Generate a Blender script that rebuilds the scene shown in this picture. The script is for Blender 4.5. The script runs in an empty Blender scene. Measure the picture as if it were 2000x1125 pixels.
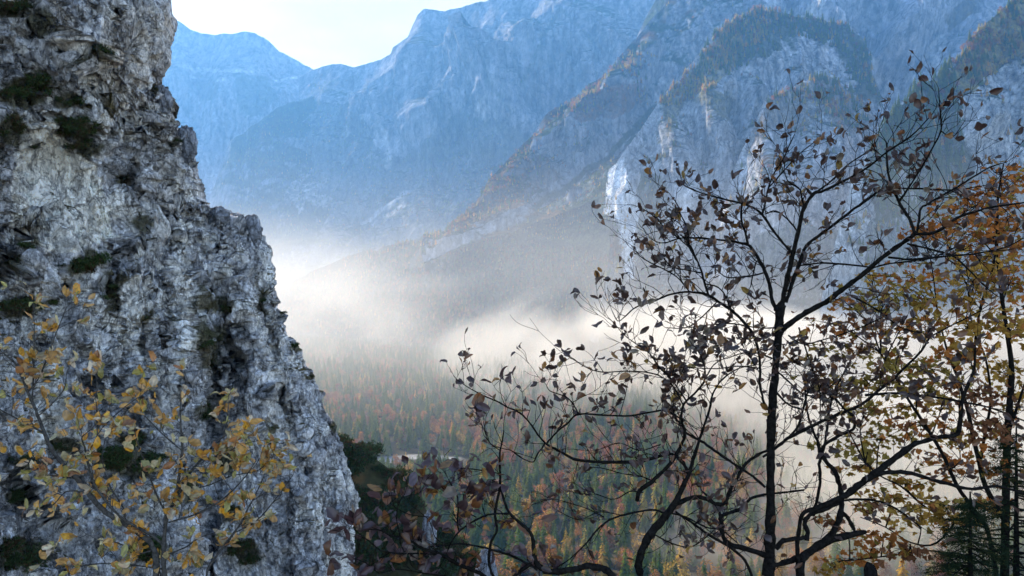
import bpy, math, random
import numpy as np
from mathutils import Vector
random.seed(7)
RNG = np.random.RandomState(11)
sc = bpy.context.scene
COL = sc.collection
F = 1428.0                       # focal length in photo pixels (2000 wide)
rad = math.radians


def pt(px, py, d):
    return np.array([(px-1000)/F*d, d, (562.5-py)/F*d])


# ------------------------------------------------------------------ noise
_g = np.random.RandomState(3).normal(size=(256, 3))
GR = (_g/np.linalg.norm(_g, axis=1)[:, None]).astype(np.float32)


def _hash(ix, iy, iz, seed):
    h = ix.astype(np.uint32)*np.uint32(374761393)+iy.astype(np.uint32)*np.uint32(668265263)+iz.astype(np.uint32)*np.uint32(2246822519)+np.uint32((seed*3266489917) & 0xffffffff)
    h = (h ^ (h >> np.uint32(13)))*np.uint32(1274126177)
    return ((h ^ (h >> np.uint32(16))) & np.uint32(255)).astype(np.int32)


def perlin(P, seed=0):
    P = np.asarray(P, np.float64)
    I = np.floor(P).astype(np.int64)
    f = (P-I).astype(np.float32)
    u = f*f*f*(f*(f*6-15)+10)
    out = 0
    for dx in (0, 1):
        wx = u[:, 0] if dx else 1-u[:, 0]
        for dy in (0, 1):
            wy = u[:, 1] if dy else 1-u[:, 1]
            for dz in (0, 1):
                wz = u[:, 2] if dz else 1-u[:, 2]
                g = GR[_hash(I[:, 0]+dx, I[:, 1]+dy, I[:, 2]+dz, seed)]
                out = out+wx*wy*wz*(g[:, 0]*(f[:, 0]-dx)+g[:, 1]*(f[:, 1]-dy)+g[:, 2]*(f[:, 2]-dz))
    return out*1.6


def fbm(P, octv=4, seed=0, ridged=False, gain=.5, lac=2.03):
    a, s, n = 1., 0, 0
    P = np.array(P, np.float64)
    for k in range(octv):
        v = perlin(P, seed+k*7)
        if ridged:
            v = 1-2*np.abs(v)
        s = s+a*v
        n += a
        a *= gain
        P = P*lac+13.7
    return s/n


def sm(x, a, b):
    t = np.clip((x-a)/(b-a), 0, 1)
    return t*t*(3-2*t)


# ------------------------------------------------------------------ objects
def link(o, parent=None):
    COL.objects.link(o)
    if parent is not None:
        o.parent = parent
    return o


def tag(o, label=None, cat=None, group=None, kind=None):
    for k, v in (('label', label), ('category', cat), ('group', group), ('kind', kind)):
        if v:
            o[k] = v
    return o


def mesh(name, V, Q, mat, parent=None, col=None, smooth=True, T=None, loc=None):
    me = bpy.data.meshes.new(name)
    V = np.asarray(V, np.float32)
    Q = np.asarray(Q, np.int32).reshape(-1, 4) if Q is not None and len(Q) else np.zeros((0, 4), np.int32)
    T = np.asarray(T, np.int32).reshape(-1, 3) if T is not None and len(T) else np.zeros((0, 3), np.int32)
    nq, ntr = len(Q), len(T)
    me.vertices.add(len(V))
    me.vertices.foreach_set('co', V.ravel())
    me.loops.add(nq*4+ntr*3)
    me.loops.foreach_set('vertex_index', np.concatenate([Q.ravel(), T.ravel()]))
    me.polygons.add(nq+ntr)
    me.polygons.foreach_set('loop_start', np.concatenate([np.arange(nq)*4, nq*4+np.arange(ntr)*3]).astype(np.int32))
    me.polygons.foreach_set('use_smooth', np.full(nq+ntr, smooth))
    if col is not None:
        a = me.color_attributes.new('Col', 'FLOAT_COLOR', 'POINT')
        c = np.ones((len(V), 4), np.float32)
        c[:, :3] = col
        a.data.foreach_set('color', c.ravel())
    me.update(calc_edges=True)
    me.materials.append(mat)
    o = bpy.data.objects.new(name, me)
    if loc is not None:
        o.location = loc
    return link(o, parent)


def empty(name, loc, **k):
    o = bpy.data.objects.new(name, None)
    o.location = loc
    link(o)
    return tag(o, **k)


def gridq(nr, nc):
    i = np.arange(nr*nc).reshape(nr, nc)
    return np.stack([i[:-1, :-1], i[:-1, 1:], i[1:, 1:], i[1:, :-1]], -1).reshape(-1, 4)


# ------------------------------------------------------------------ materials
def newmat(name):
    m = bpy.data.materials.new(name)
    m.use_nodes = True
    nt = m.node_tree
    nt.nodes.clear()
    out = nt.nodes.new('ShaderNodeOutputMaterial')
    return m, nt, out


def N(nt, t, **kw):
    n = nt.nodes.new(t)
    for k, v in kw.items():
        if k.startswith('i_'):
            n.inputs[k[2:].replace('_', ' ')].default_value = v
        else:
            setattr(n, k, v)
    return n


def rock_mat(name, s1, s2, bump, dist, lo=.62, hi=1.35, squash=(1, 1, 1)):
    m, nt, out = newmat(name)
    L = nt.links.new
    at = N(nt, 'ShaderNodeAttribute', attribute_name='Col')
    tc = N(nt, 'ShaderNodeTexCoord')
    mp = N(nt, 'ShaderNodeMapping')
    mp.inputs['Scale'].default_value = squash
    L(tc.outputs['Object'], mp.inputs['Vector'])
    n1 = N(nt, 'ShaderNodeTexNoise', i_Scale=s1, i_Detail=6., i_Roughness=.65)
    n2 = N(nt, 'ShaderNodeTexNoise', i_Scale=s2, i_Detail=5., i_Roughness=.7)
    L(mp.outputs[0], n1.inputs['Vector'])
    L(mp.outputs[0], n2.inputs['Vector'])
    ad = N(nt, 'ShaderNodeMath', operation='ADD')
    L(n1.outputs['Fac'], ad.inputs[0])
    L(n2.outputs['Fac'], ad.inputs[1])
    mr = N(nt, 'ShaderNodeMapRange')
    mr.inputs[1].default_value = .65
    mr.inputs[2].default_value = 1.35
    mr.inputs[3].default_value = lo
    mr.inputs[4].default_value = hi
    L(ad.outputs[0], mr.inputs[0])
    mx = N(nt, 'ShaderNodeVectorMath', operation='SCALE')
    L(at.outputs['Color'], mx.inputs[0])
    L(mr.outputs[0], mx.inputs['Scale'])
    bp = N(nt, 'ShaderNodeBump', i_Strength=bump, i_Distance=dist)
    L(ad.outputs[0], bp.inputs['Height'])
    df = N(nt, 'ShaderNodeBsdfDiffuse')
    L(mx.outputs[0], df.inputs['Color'])
    L(bp.outputs[0], df.inputs['Normal'])
    L(df.outputs[0], out.inputs['Surface'])
    return m


def leaf_mat(name, trans=.4, rnd=None, gloss=.0):
    """vertex colour leaf (or, with rnd = list of colours, one colour per object)"""
    m, nt, out = newmat(name)
    L = nt.links.new
    if rnd is None:
        c = N(nt, 'ShaderNodeAttribute', attribute_name='Col').outputs['Color']
    else:
        oi = N(nt, 'ShaderNodeObjectInfo')
        rp = N(nt, 'ShaderNodeValToRGB')
        e = rp.color_ramp.elements
        while len(e) < len(rnd):
            e.new(.5)
        for i, cc in enumerate(rnd):
            e[i].position = i/(len(rnd)-1)
            e[i].color = (*cc, 1)
        L(oi.outputs['Random'], rp.inputs[0])
        at = N(nt, 'ShaderNodeAttribute', attribute_name='Col')
        mul = N(nt, 'ShaderNodeVectorMath', operation='MULTIPLY')
        L(rp.outputs[0], mul.inputs[0])
        L(at.outputs['Color'], mul.inputs[1])
        c = mul.outputs[0]
    df = N(nt, 'ShaderNodeBsdfDiffuse')
    tr = N(nt, 'ShaderNodeBsdfTranslucent')
    mx = N(nt, 'ShaderNodeMixShader', i_Fac=trans)
    L(c, df.inputs['Color'])
    L(c, tr.inputs['Color'])
    L(df.outputs[0], mx.inputs[1])
    L(tr.outputs[0], mx.inputs[2])
    res = mx.outputs[0]
    if gloss:
        gl = N(nt, 'ShaderNodeBsdfGlossy', i_Roughness=.42)
        gl.inputs['Color'].default_value = (1, 1, 1, 1)
        m2 = N(nt, 'ShaderNodeMixShader', i_Fac=gloss)
        L(res, m2.inputs[1])
        L(gl.outputs[0], m2.inputs[2])
        res = m2.outputs[0]
    L(res, out.inputs['Surface'])
    return m


def bark_mat(name, c1, c2, scale=40.):
    m, nt, out = newmat(name)
    L = nt.links.new
    tc = N(nt, 'ShaderNodeTexCoord')
    n1 = N(nt, 'ShaderNodeTexNoise', i_Scale=scale, i_Detail=5., i_Roughness=.7)
    L(tc.outputs['Object'], n1.inputs['Vector'])
    rp = N(nt, 'ShaderNodeValToRGB')
    rp.color_ramp.elements[0].position = .35
    rp.color_ramp.elements[0].color = (*c1, 1)
    rp.color_ramp.elements[1].position = .75
    rp.color_ramp.elements[1].color = (*c2, 1)
    L(n1.outputs['Fac'], rp.inputs[0])
    df = N(nt, 'ShaderNodeBsdfDiffuse')
    bp = N(nt, 'ShaderNodeBump', i_Strength=.6, i_Distance=.01)
    L(n1.outputs['Fac'], bp.inputs['Height'])
    L(bp.outputs[0], df.inputs['Normal'])
    L(rp.outputs[0], df.inputs['Color'])
    L(df.outputs[0], out.inputs['Surface'])
    return m


M_ground = rock_mat('forest_floor', .05, .3, .5, 1.)


def cliff_mat(name='cliff_rock', k=1., bump=.22, c=1.):
    """limestone: mottling, vertical water streaks, two sets of cracks"""
    m, nt, out = newmat(name)
    L = nt.links.new
    at = N(nt, 'ShaderNodeAttribute', attribute_name='Col')
    tc = N(nt, 'ShaderNodeTexCoord')

    def noise(sc_, squash, det, dist=0., rough=.65):
        mp = N(nt, 'ShaderNodeMapping')
        mp.inputs['Scale'].default_value = squash
        L(tc.outputs['Object'], mp.inputs[0])
        n = N(nt, 'ShaderNodeTexNoise', i_Scale=sc_*k, i_Detail=det, i_Roughness=rough, i_Distortion=dist)
        L(mp.outputs[0], n.inputs['Vector'])
        return n.outputs['Fac']

    def rng(v, a, b, lo, hi):
        r = N(nt, 'ShaderNodeMapRange')
        for k, x in enumerate((a, b, lo, hi)):
            r.inputs[k+1].default_value = x
        L(v, r.inputs[0])
        return r.outputs[0]

    def mth(op, a, b):
        n = N(nt, 'ShaderNodeMath', operation=op)
        for k, v in enumerate((a, b)):
            if isinstance(v, (int, float)):
                n.inputs[k].default_value = v
            else:
                L(v, n.inputs[k])
        return n.outputs[0]

    def crack(sc_, squash, w, lo):
        v = noise(sc_, squash, 5., .8, .6)
        return rng(mth('ABSOLUTE', mth('SUBTRACT', v, .5), 0.), 0., w, lo, 1.)
    mott = noise(3.2, (1, 1, .8), 8., 0., .75)
    strk = noise(1.5, (1, 1, .13), 7., .3, .7)
    c1, c2 = crack(.55, (1, 1, .5), .022, 1-.65*c), crack(1.9, (1, 1, .6), .03, 1-.5*c)
    val = mth('MULTIPLY', mth('MULTIPLY', rng(mott, .3, .7, 1-.4*c, 1+.75*c), rng(strk, .32, .68, 1-.45*c, 1+.75*c)), mth('MULTIPLY', c1, c2))
    mx = N(nt, 'ShaderNodeVectorMath', operation='SCALE')
    L(at.outputs['Color'], mx.inputs[0])
    L(val, mx.inputs['Scale'])
    hgt = mth('ADD', mth('ADD', mott, mth('MULTIPLY', c1, .5)), mth('ADD', mth('MULTIPLY', c2, .35), strk))
    bp = N(nt, 'ShaderNodeBump', i_Strength=1., i_Distance=bump)
    L(hgt, bp.inputs['Height'])
    df = N(nt, 'ShaderNodeBsdfDiffuse')
    L(mx.outputs[0], df.inputs['Color'])
    L(bp.outputs[0], df.inputs['Normal'])
    L(df.outputs[0], out.inputs['Surface'])
    return m


M_cliff = cliff_mat()
M_mount = cliff_mat('mountain_rock', 1/48., 14., .6)
M_near = cliff_mat('buttress_rock', 1/26., 8., .75)
M_bark = bark_mat('dark_bark', (.006, .0055, .005), (.03, .028, .027))
M_bark2 = bark_mat('grey_bark', (.035, .033, .032), (.15, .145, .14), 60.)
M_leaf = leaf_mat('leaf', .45, gloss=.05)
M_maple = leaf_mat('maple_leaf', .45)
M_shrub = leaf_mat('pine_needles', .12)
M_spruce = leaf_mat('spruce_needles', .55, rnd=[(.085, .13, .022), (.17, .20, .03), (.11, .16, .03), (.22, .22, .035), (.10, .14, .025)])
M_larch = leaf_mat('larch_needles', .6, rnd=[(.64, .40, .06), (.46, .36, .06), (.70, .36, .05), (.34, .32, .06), (.60, .46, .10)])
M_beech = leaf_mat('beech_leaves', .6, rnd=[(.36, .135, .045), (.20, .11, .065), (.40, .19, .05), (.27, .09, .045), (.38, .26, .06), (.22, .14, .08)])

ROCK = np.array([.235, .235, .25])
VEG = np.array([.050, .058, .024])
RUST = np.array([.15, .075, .03])
SCREE = np.array([.50, .49, .48])

# ------------------------------------------------------------------ mountains


def interp(pts, x):
    p = np.array(pts, float)
    return [np.interp(x, p[:, 0], p[:, k]) for k in range(1, p.shape[1])]


def pdist(poly, X, Y):
    """distance in photo pixels to a polyline"""
    best = np.full(X.shape, 1e9)
    for (x0, y0), (x1, y1) in zip(poly[:-1], poly[1:]):
        dx, dy = x1-x0, y1-y0
        t = np.clip(((X-x0)*dx+(Y-y0)*dy)/(dx*dx+dy*dy+1e-9), 0, 1)
        best = np.minimum(best, np.hypot(X-x0-t*dx, Y-y0-t*dy))
    return best


def inpoly(poly, X, Y):
    c = np.zeros(X.shape, bool)
    n = len(poly)
    for i in range(n):
        x0, y0 = poly[i]
        x1, y1 = poly[(i+1) % n]
        if y0 == y1:
            continue
        c ^= ((y0 > Y) != (y1 > Y)) & (X < (x1-x0)*(Y-y0)/(y1-y0)+x0)
    return c


SURF = {}


def massif(key, crest, base, step=2., nt=220, pd=.65, amp=60., L=420., stretch=.45, spurs=(), paint=(), seed=0, rough=6.,
           veg=(.5, .25), vegcol=VEG, rock=ROCK, mat=None, rust=.3, backdrop=900., maxpy=None):
    x0, x1 = crest[0][0], crest[-1][0]
    px = np.arange(x0, x1+step, step)
    pyc, dc = interp(crest, px)
    pyb, db = interp(base, px)
    q = np.stack([px/40., px*0, px*0+seed], 1)
    pyc = pyc+rough*fbm(q, 5, seed, gain=.6)
    t = np.linspace(0, 1, nt)[:, None]
    D = db+(dc-db)*t**pd
    PY = pyb+(pyc-pyb)*t
    PX = np.repeat(px[None], nt, 0)
    X = (PX-1000)/F*D
    Z = (562.5-PY)/F*D
    P = np.stack([X, D, Z], -1)
    # outward normal
    du = np.gradient(P, axis=1)
    dv = np.gradient(P, axis=0)
    n = np.cross(du, dv)
    n /= np.linalg.norm(n, axis=-1, keepdims=True)+1e-9
    if n[..., 1].mean() > 0:
        n = -n
    S = P.reshape(-1, 3)/L*np.array([1, 1, stretch])
    wv = np.stack([fbm(S*.9+5, 2, seed+50), fbm(S*.9+9, 2, seed+60), np.zeros(len(S))], 1)*.35
    h = fbm(S+wv, 6, seed+1, ridged=True, gain=.52)
    h2 = fbm(P.reshape(-1, 3)/(L*2.2), 3, seed+2)
    H = (h*.75+h2*.8).reshape(PX.shape)*amp
    wx = (fbm(np.stack([PX.ravel()/45, PY.ravel()/45, PX.ravel()*0], 1), 4, seed+21)*14).reshape(PX.shape)
    wy = (fbm(np.stack([PX.ravel()/45, PY.ravel()/45, PX.ravel()*0+7], 1), 4, seed+22)*14).reshape(PX.shape)
    for poly, hgt, wid in spurs:
        dd = pdist(poly, PX+wx, PY+wy)
        H = H+1.12*hgt*np.clip(1-dd/wid, 0, 1)**.9
    fade = (1-.96*sm(t, .7, 1.))*(.3+.7*sm(t, 0, .08))
    P = P+n*(H*fade)[..., None]
    # slope after relief
    du = np.gradient(P, axis=1)
    dv = np.gradient(P, axis=0)
    nn = np.cross(du, dv)
    nn /= np.linalg.norm(nn, axis=-1, keepdims=True)+1e-9
    nz = np.abs(nn[..., 2])
    nv = fbm(P.reshape(-1, 3)/(L*.35), 5, seed+5).reshape(PX.shape)
    nf = fbm(P.reshape(-1, 3)/(L*.06)*np.array([1, 1, .5]), 4, seed+6).reshape(PX.shape)
    streak = fbm(P.reshape(-1, 3)/(L*.07)*np.array([1, .4, .12]), 4, seed+8).reshape(PX.shape)
    C = rock*(1+.75*nf+.95*streak+.5*nv)[..., None]
    vm = sm(nz+.35*nv+.25*nf, veg[0], veg[0]+veg[1])
    rm = sm(fbm(P.reshape(-1, 3)/(L*.5), 4, seed+9).reshape(PX.shape), .05, .3)*rust
    vc = vegcol*(1-rm[..., None])+RUST*rm[..., None]
    vc = vc*(1+.5*nf)[..., None]
    C = C*(1-vm[..., None])+vc*vm[..., None]
    FM = np.zeros(PX.shape)
    PX = 1000+P[..., 0]/P[..., 1]*F
    PY = 562.5-P[..., 2]/P[..., 1]*F
    for kind, poly, colr, soft, str_ in paint:
        if kind == 'poly':
            m = inpoly(poly, PX+wx*soft, PY+wy*soft).astype(float)
        else:
            m = sm(pdist(poly, PX+wx*.5*soft, PY+wy*.5*soft), soft*5, soft*2.5)
        m = m*np.clip(str_+.9*nf+.5*streak, 0, 1) if str_ < 1 else m
        C = C*(1-m[..., None])+np.array(colr)*(1+.35*nf)[..., None]*m[..., None]
        if colr is FOREST:
            FM = np.maximum(FM, m)
    C = np.clip(C, .012, .8)
    # back slope: the mountain is a solid ridge
    rows, crow = [P], [C]
    last = P[-1]
    dirv = np.stack([(px-1000)/F, np.ones_like(px), np.zeros_like(px)], 1)
    for k in range(1, 6):
        s = backdrop*(k/5.)
        r = last+dirv*s
        r[:, 2] = last[:, 2]-s*1.1-4*k
        rows.append(r[None])
        crow.append(np.repeat(np.array([[rock]]), len(px), 1))
    V = np.concatenate(rows)
    CC = np.concatenate(crow)
    V[..., 2] = np.maximum(V[..., 2], -203)
    SURF[key] = dict(P=P, PX=PX, PY=PY, vm=vm, FM=FM, nz=nz)
    o = mesh('mountain', V.reshape(-1, 3), gridq(V.shape[0], V.shape[1]), mat or M_mount, col=CC.reshape(-1, 3))
    return tag(o, kind='structure')


FOREST = np.array([.066, .070, .032])
FORESTR = np.array([.125, .082, .045])
SNOW = np.array([.75, .77, .8])
LIGHT = np.array([.48, .47, .46])

massif('far_peak', [(120, 70, 6300), (250, 55, 6350), (300, 50, 6400), (335, 38, 6400), (352, 44, 6400), (370, 56, 6400), (400, 66, 6400), (420, 71, 6400), (440, 67, 6400),
       (460, 64, 6400), (480, 61, 6400), (500, 67, 6400), (515, 74, 6400), (545, 100, 6400), (580, 120, 6400), (612, 137, 6400), (660, 158, 6400), (760, 200, 6400)],
       [(120, 560, 4300), (760, 560, 4300)], nt=240, amp=130, L=400, seed=3, veg=(.8, .2), rock=np.array([.28, .28, .29]),
       spurs=[([(440, 66), (455, 150), (430, 260)], 90, 40), ([(520, 76), (500, 150), (470, 220)], 110, 40), ([(600, 130), (560, 190), (500, 250)], 90, 40), ([(340, 40), (360, 150)], 90, 40)],
       paint=[('line', [(350, 128), (380, 136), (420, 135), (470, 140), (520, 138)], SNOW, 1., .35), ('line', [(370, 150), (400, 155), (440, 158)], SNOW, .8, .3), ('line', [(540, 160), (575, 150), (600, 152)], SNOW, .8, .4),
              ('poly', [(455, 145), (520, 150), (540, 190), (500, 230), (470, 215)], FOREST, 1., .6), ('poly', [(380, 145), (420, 150), (425, 190), (390, 200)], FOREST, 1., .4),
              ('line', [(440, 215), (445, 270), (443, 340), (440, 400)], LIGHT, 1., .8), ('line', [(400, 300), (415, 340), (425, 420)], LIGHT, .8, .7)])
massif('far_forest', [(380, 470, 4900), (415, 380, 4950), (430, 325, 5000), (450, 278, 5000), (480, 255, 5050), (520, 226, 5100), (560, 202, 5200), (605, 188, 5300), (650, 190, 5300), (700, 215, 5200), (730, 262, 5000), (760, 312, 4800), (800, 360, 4600), (860, 420, 4300)],
       [(380, 600, 3300), (860, 600, 3300)], nt=180, amp=95, L=380, seed=8, veg=(.3, .3), vegcol=FOREST, rust=.3, rough=12,
       paint=[('poly', [(560, 365), (590, 340), (640, 345), (665, 375), (650, 400), (600, 395), (580, 420)], LIGHT, 1.3, .45), ('poly', [(660, 200), (700, 215), (735, 262), (700, 240)], LIGHT, 1., .3)])
massif('main_wall', [(585, 150, 5600), (612, 138, 5600), (640, 128, 5550), (665, 126, 5500), (690, 131, 5450), (720, 124, 5400), (745, 117, 5350), (764, 105, 5300), (769, 92, 5300), (785, 84, 5250), (798, 73, 5200), (806, 54, 5200), (818, 31, 5150),
                     (828, 20, 5150), (845, 20, 5150), (870, 23, 5150), (900, 14, 5100), (930, 6, 5050), (960, 0, 5000), (1000, -12, 4950), (1050, -22, 4900), (1150, -30, 4800), (1300, -40, 4700), (1480, -50, 4600)],
       [(585, 560, 3700), (800, 540, 3300), (1480, 500, 3100)], nt=320, amp=150, L=400, seed=14, veg=(.70, .22),
       spurs=[([(1095, 12), (1050, 100), (1020, 160), (960, 250)], 190, 70), ([(1095, 12), (1160, 80), (1210, 150)], 190, 70), ([(942, 142), (905, 210), (850, 265)], 170, 50), ([(942, 142), (985, 195), (1015, 260)], 170, 50),
              ([(825, 22), (808, 110), (770, 190), (740, 230)], 170, 60), ([(960, 0), (965, 60), (930, 120)], 120, 50), ([(670, 130), (640, 190)], 80, 40), ([(880, 24), (890, 110), (860, 180)], 110, 40)],
       paint=[('poly', [(590, 190), (640, 200), (700, 215), (740, 290), (800, 300), (850, 260), (900, 215), (1000, 250), (1040, 270), (1000, 420), (900, 520), (600, 540)], FOREST, 2., .42),
              ('line', [(1096, 14), (1050, 95), (1022, 160)], FOREST, 1.2, .5), ('line', [(1100, 20), (1160, 85)], FOREST, 1., .4), ('line', [(942, 142), (985, 198)], FOREST, 1., .5),
              ('line', [(735, 228), (752, 262), (760, 300), (756, 330)], LIGHT, 1.2, .7), ('poly', [(700, 225), (740, 225), (765, 300), (740, 300)], LIGHT, 1., .3), ('poly', [(925, 200), (950, 180), (955, 230), (940, 240)], LIGHT, 1., .5),
              ('line', [(640, 140), (600, 180), (660, 160), (700, 150)], FOREST, 1.5, .3), ('line', [(800, 372), (740, 415), (690, 455)], LIGHT, 1.2, .8), ('line', [(790, 400), (730, 440)], LIGHT, 1., .5)])
massif('upper_slabs', [(1225, 120, 3500), (1250, 60, 3500), (1270, 20, 3500), (1300, -30, 3500), (1340, -55, 3500), (1500, -60, 3450), (1900, -60, 3300), (2150, -60, 3200)],
       [(1225, 420, 2700), (2150, 380, 2400)], nt=220, amp=85, L=300, seed=21, veg=(.85, .2), rock=np.array([.28, .28, .30]),
       spurs=[([(1560, -30), (1600, 40), (1640, 100)], 110, 50), ([(1840, -20), (1780, 60), (1700, 120)], 130, 50), ([(1690, 30), (1720, 120), (1745, 210)], -160, 70), ([(1850, 40), (1790, 120), (1745, 210)], -120, 60)],
       paint=[('poly', [(1560, 35), (1590, 0), (1620, -10), (1600, 30), (1580, 50)], SCREE, .6, 1.), ('poly', [(1490, 0), (1530, -10), (1510, 30)], SCREE, .6, .8),
              ('poly', [(1695, 70), (1715, 120), (1740, 170), (1770, 160), (1830, 70), (1855, 60), (1830, 150), (1760, 225), (1730, 225), (1700, 170)], SCREE*.95, .8, .62),
              ('poly', [(1840, 25), (1900, -10), (1920, 20), (1850, 60)], np.array([.14, .11, .05]), 1., .7),
              ('poly', [(1255, 40), (1300, -30), (1340, -40), (1300, 20), (1260, 70), (1245, 90)], np.array([.07, .085, .03]), 1., .8)])
massif('left_ridge', [(830, 470, 2450), (880, 445, 2480), (900, 425, 2500), (930, 395, 2550), (960, 345, 2650), (1000, 302, 2750), (1040, 265, 2850), (1065, 225, 2900), (1085, 210, 2950), (1110, 203, 3000), (1130, 185, 3020), (1150, 165, 3050), (1180, 150, 3080),
                      (1205, 116, 3100), (1225, 95, 3150), (1245, 72, 3200), (1265, 45, 3250), (1285, 25, 3300), (1310, -10, 3350), (1350, -40, 3350), (1450, -60, 3350)],
       [(830, 520, 2300), (1000, 460, 2300), (1100, 420, 2320), (1200, 380, 2350), (1300, 330, 2400), (1450, 300, 2450)], nt=220, amp=62, L=230, seed=27, veg=(.47, .25), rust=.75, rough=5,
       spurs=[([(1290, 20), (1250, 110), (1180, 220), (1130, 280)], 60, 45), ([(1150, 165), (1120, 230), (1060, 300)], 60, 40), ([(1300, 165), (1220, 270), (1060, 400)], -70, 40)],
       paint=[('poly', [(1110, 205), (1180, 170), (1250, 160), (1260, 200), (1200, 230), (1130, 240)], RUST*1.1, 1., .6), ('line', [(1305, 165), (1290, 200), (1225, 265), (1180, 312), (1050, 400)], FOREST, 1.6, 1.),
              ('poly', [(880, 445), (1000, 310), (1060, 300), (1100, 340), (980, 420)], FORESTR, 1., .55), ('poly', [(1290, 150), (1320, 160), (1290, 200), (1270, 210)], SCREE*.9, 1., .6)])
massif('wooded_dome', [(1150, 660, 1800), (1180, 570, 1900), (1190, 480, 2000), (1192, 420, 2080), (1195, 370, 2130), (1203, 322, 2180), (1225, 288, 2200), (1262, 236, 2300), (1285, 203, 2350), (1300, 178, 2380), (1325, 160, 2400), (1345, 130, 2450), (1365, 108, 2480), (1385, 84, 2500), (1400, 64, 2520), (1430, 40, 2550), (1460, 26, 2580),
                       (1480, 19, 2600), (1510, 21, 2600), (1560, 35, 2600), (1600, 38, 2600), (1640, 45, 2580), (1670, 60, 2550), (1690, 82, 2500), (1702, 120, 2450), (1710, 160, 2400), (1740, 225, 2300), (1800, 330, 2100)],
       [(1150, 726, 1760), (1300, 735, 1660), (1800, 735, 1600)], nt=340, pd=.75, amp=85, L=200, seed=33, veg=(.60, .25), rough=11, mat=M_near, rust=.5, stretch=.35,
       rock=np.array([.33, .33, .34]),
       spurs=[([(1300, 175), (1290, 240), (1310, 330), (1330, 430)], 60, 45), ([(1400, 70), (1370, 190), (1390, 300), (1430, 420)], 70, 50), ([(1345, 130), (1330, 230), (1360, 330)], -60, 30), ([(1480, 60), (1470, 180), (1440, 300)], 50, 40),
              ([(1555, 70), (1552, 150), (1530, 230)], 60, 25), ([(1430, 200), (1440, 300), (1430, 420)], -60, 30), ([(1600, 90), (1590, 150), (1640, 210)], 40, 25)],
       paint=[('poly', [(1425, 60), (1450, 30), (1480, 18), (1640, 35), (1700, 80), (1718, 210), (1685, 190), (1660, 140), (1625, 70), (1600, 95), (1585, 60), (1560, 58), (1550, 100), (1530, 75), (1500, 120), (1470, 100), (1440, 130), (1415, 110)], FOREST, 2.2, .85),
              ('poly', [(1330, 165), (1385, 80), (1440, 25), (1440, 130), (1400, 165), (1350, 190)], np.array([.27, .21, .06]), 2.2, .65),  # golden olive growth, painted brighter so this flank looks sunlit
              ('poly', [(1285, 200), (1340, 150), (1400, 170), (1430, 190), (1420, 240), (1380, 200), (1340, 200), (1310, 260)], np.array([.17, .14, .05]), 1.6, .7),
              ('poly', [(1190, 330), (1215, 310), (1228, 360), (1250, 405), (1240, 450), (1242, 500), (1238, 540), (1222, 540), (1212, 470), (1205, 430), (1180, 415)], SCREE*1.35, .4, 1.),
              ('poly', [(1205, 400), (1222, 390), (1225, 430), (1210, 430)], np.array([.2, .2, .19]), .6, .7),
              ('poly', [(1250, 330), (1300, 350), (1310, 430), (1260, 560), (1245, 450)], FOREST, 1., .75), ('poly', [(1380, 330), (1400, 335), (1340, 390), (1295, 415)], SCREE, .6, .9),
              ('poly', [(1375, 430), (1398, 440), (1400, 500), (1420, 560), (1380, 610), (1335, 610), (1350, 560), (1380, 500)], SCREE, .6, .9), ('line', [(1400, 520), (1450, 555), (1510, 580)], SCREE, 1.4, .8),
              ('poly', [(1180, 420), (1320, 480), (1420, 620), (1600, 640), (1800, 560), (1800, 735), (1170, 735)], FORESTR, 1.5, .62),
              ('poly', [(1188, 330), (1215, 310), (1230, 360), (1252, 405), (1242, 450), (1244, 500), (1240, 545), (1222, 545), (1212, 470), (1205, 430), (1180, 415)], SCREE*1.4, .3, 1.)])
massif('lower_dome', [(1360, 640, 1700), (1385, 520, 1830), (1405, 420, 1950), (1430, 340, 2000), (1450, 292, 2050), (1480, 232, 2100), (1493, 198, 2120), (1520, 186, 2150), (1550, 170, 2180), (1580, 156, 2180), (1610, 148, 2200), (1640, 160, 2200), (1665, 180, 2180), (1690, 205, 2150), (1720, 238, 2100), (1760, 300, 2000), (1800, 360, 1950)],
       [(1360, 740, 1600), (1800, 740, 1560)], nt=280, pd=.75, amp=72, L=160, seed=41, veg=(.58, .25), rough=10, mat=M_near, rust=.7, stretch=.35, rock=np.array([.36, .36, .37]),
       spurs=[([(1485, 210), (1470, 300), (1480, 400)], 45, 35), ([(1610, 150), (1600, 250), (1620, 350)], 50, 45), ([(1540, 200), (1530, 300)], -50, 30)],
       paint=[('poly', [(1490, 190), (1550, 168), (1610, 146), (1665, 178), (1730, 245), (1700, 270), (1640, 250), (1600, 215), (1560, 250), (1500, 245)], np.array([.15, .115, .055]), 2.6, .55),
              ('poly', [(1480, 235), (1500, 200), (1500, 260), (1450, 300)], np.array([.13, .09, .04]), 1., .6),
              ('poly', [(1480, 460), (1560, 430), (1700, 470), (1800, 480), (1800, 740), (1400, 740), (1400, 640)], FOREST*1.2, 1.5, .55), ('poly', [(1690, 320), (1720, 300), (1760, 380), (1720, 420)], LIGHT, 1., .4)])
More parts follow.
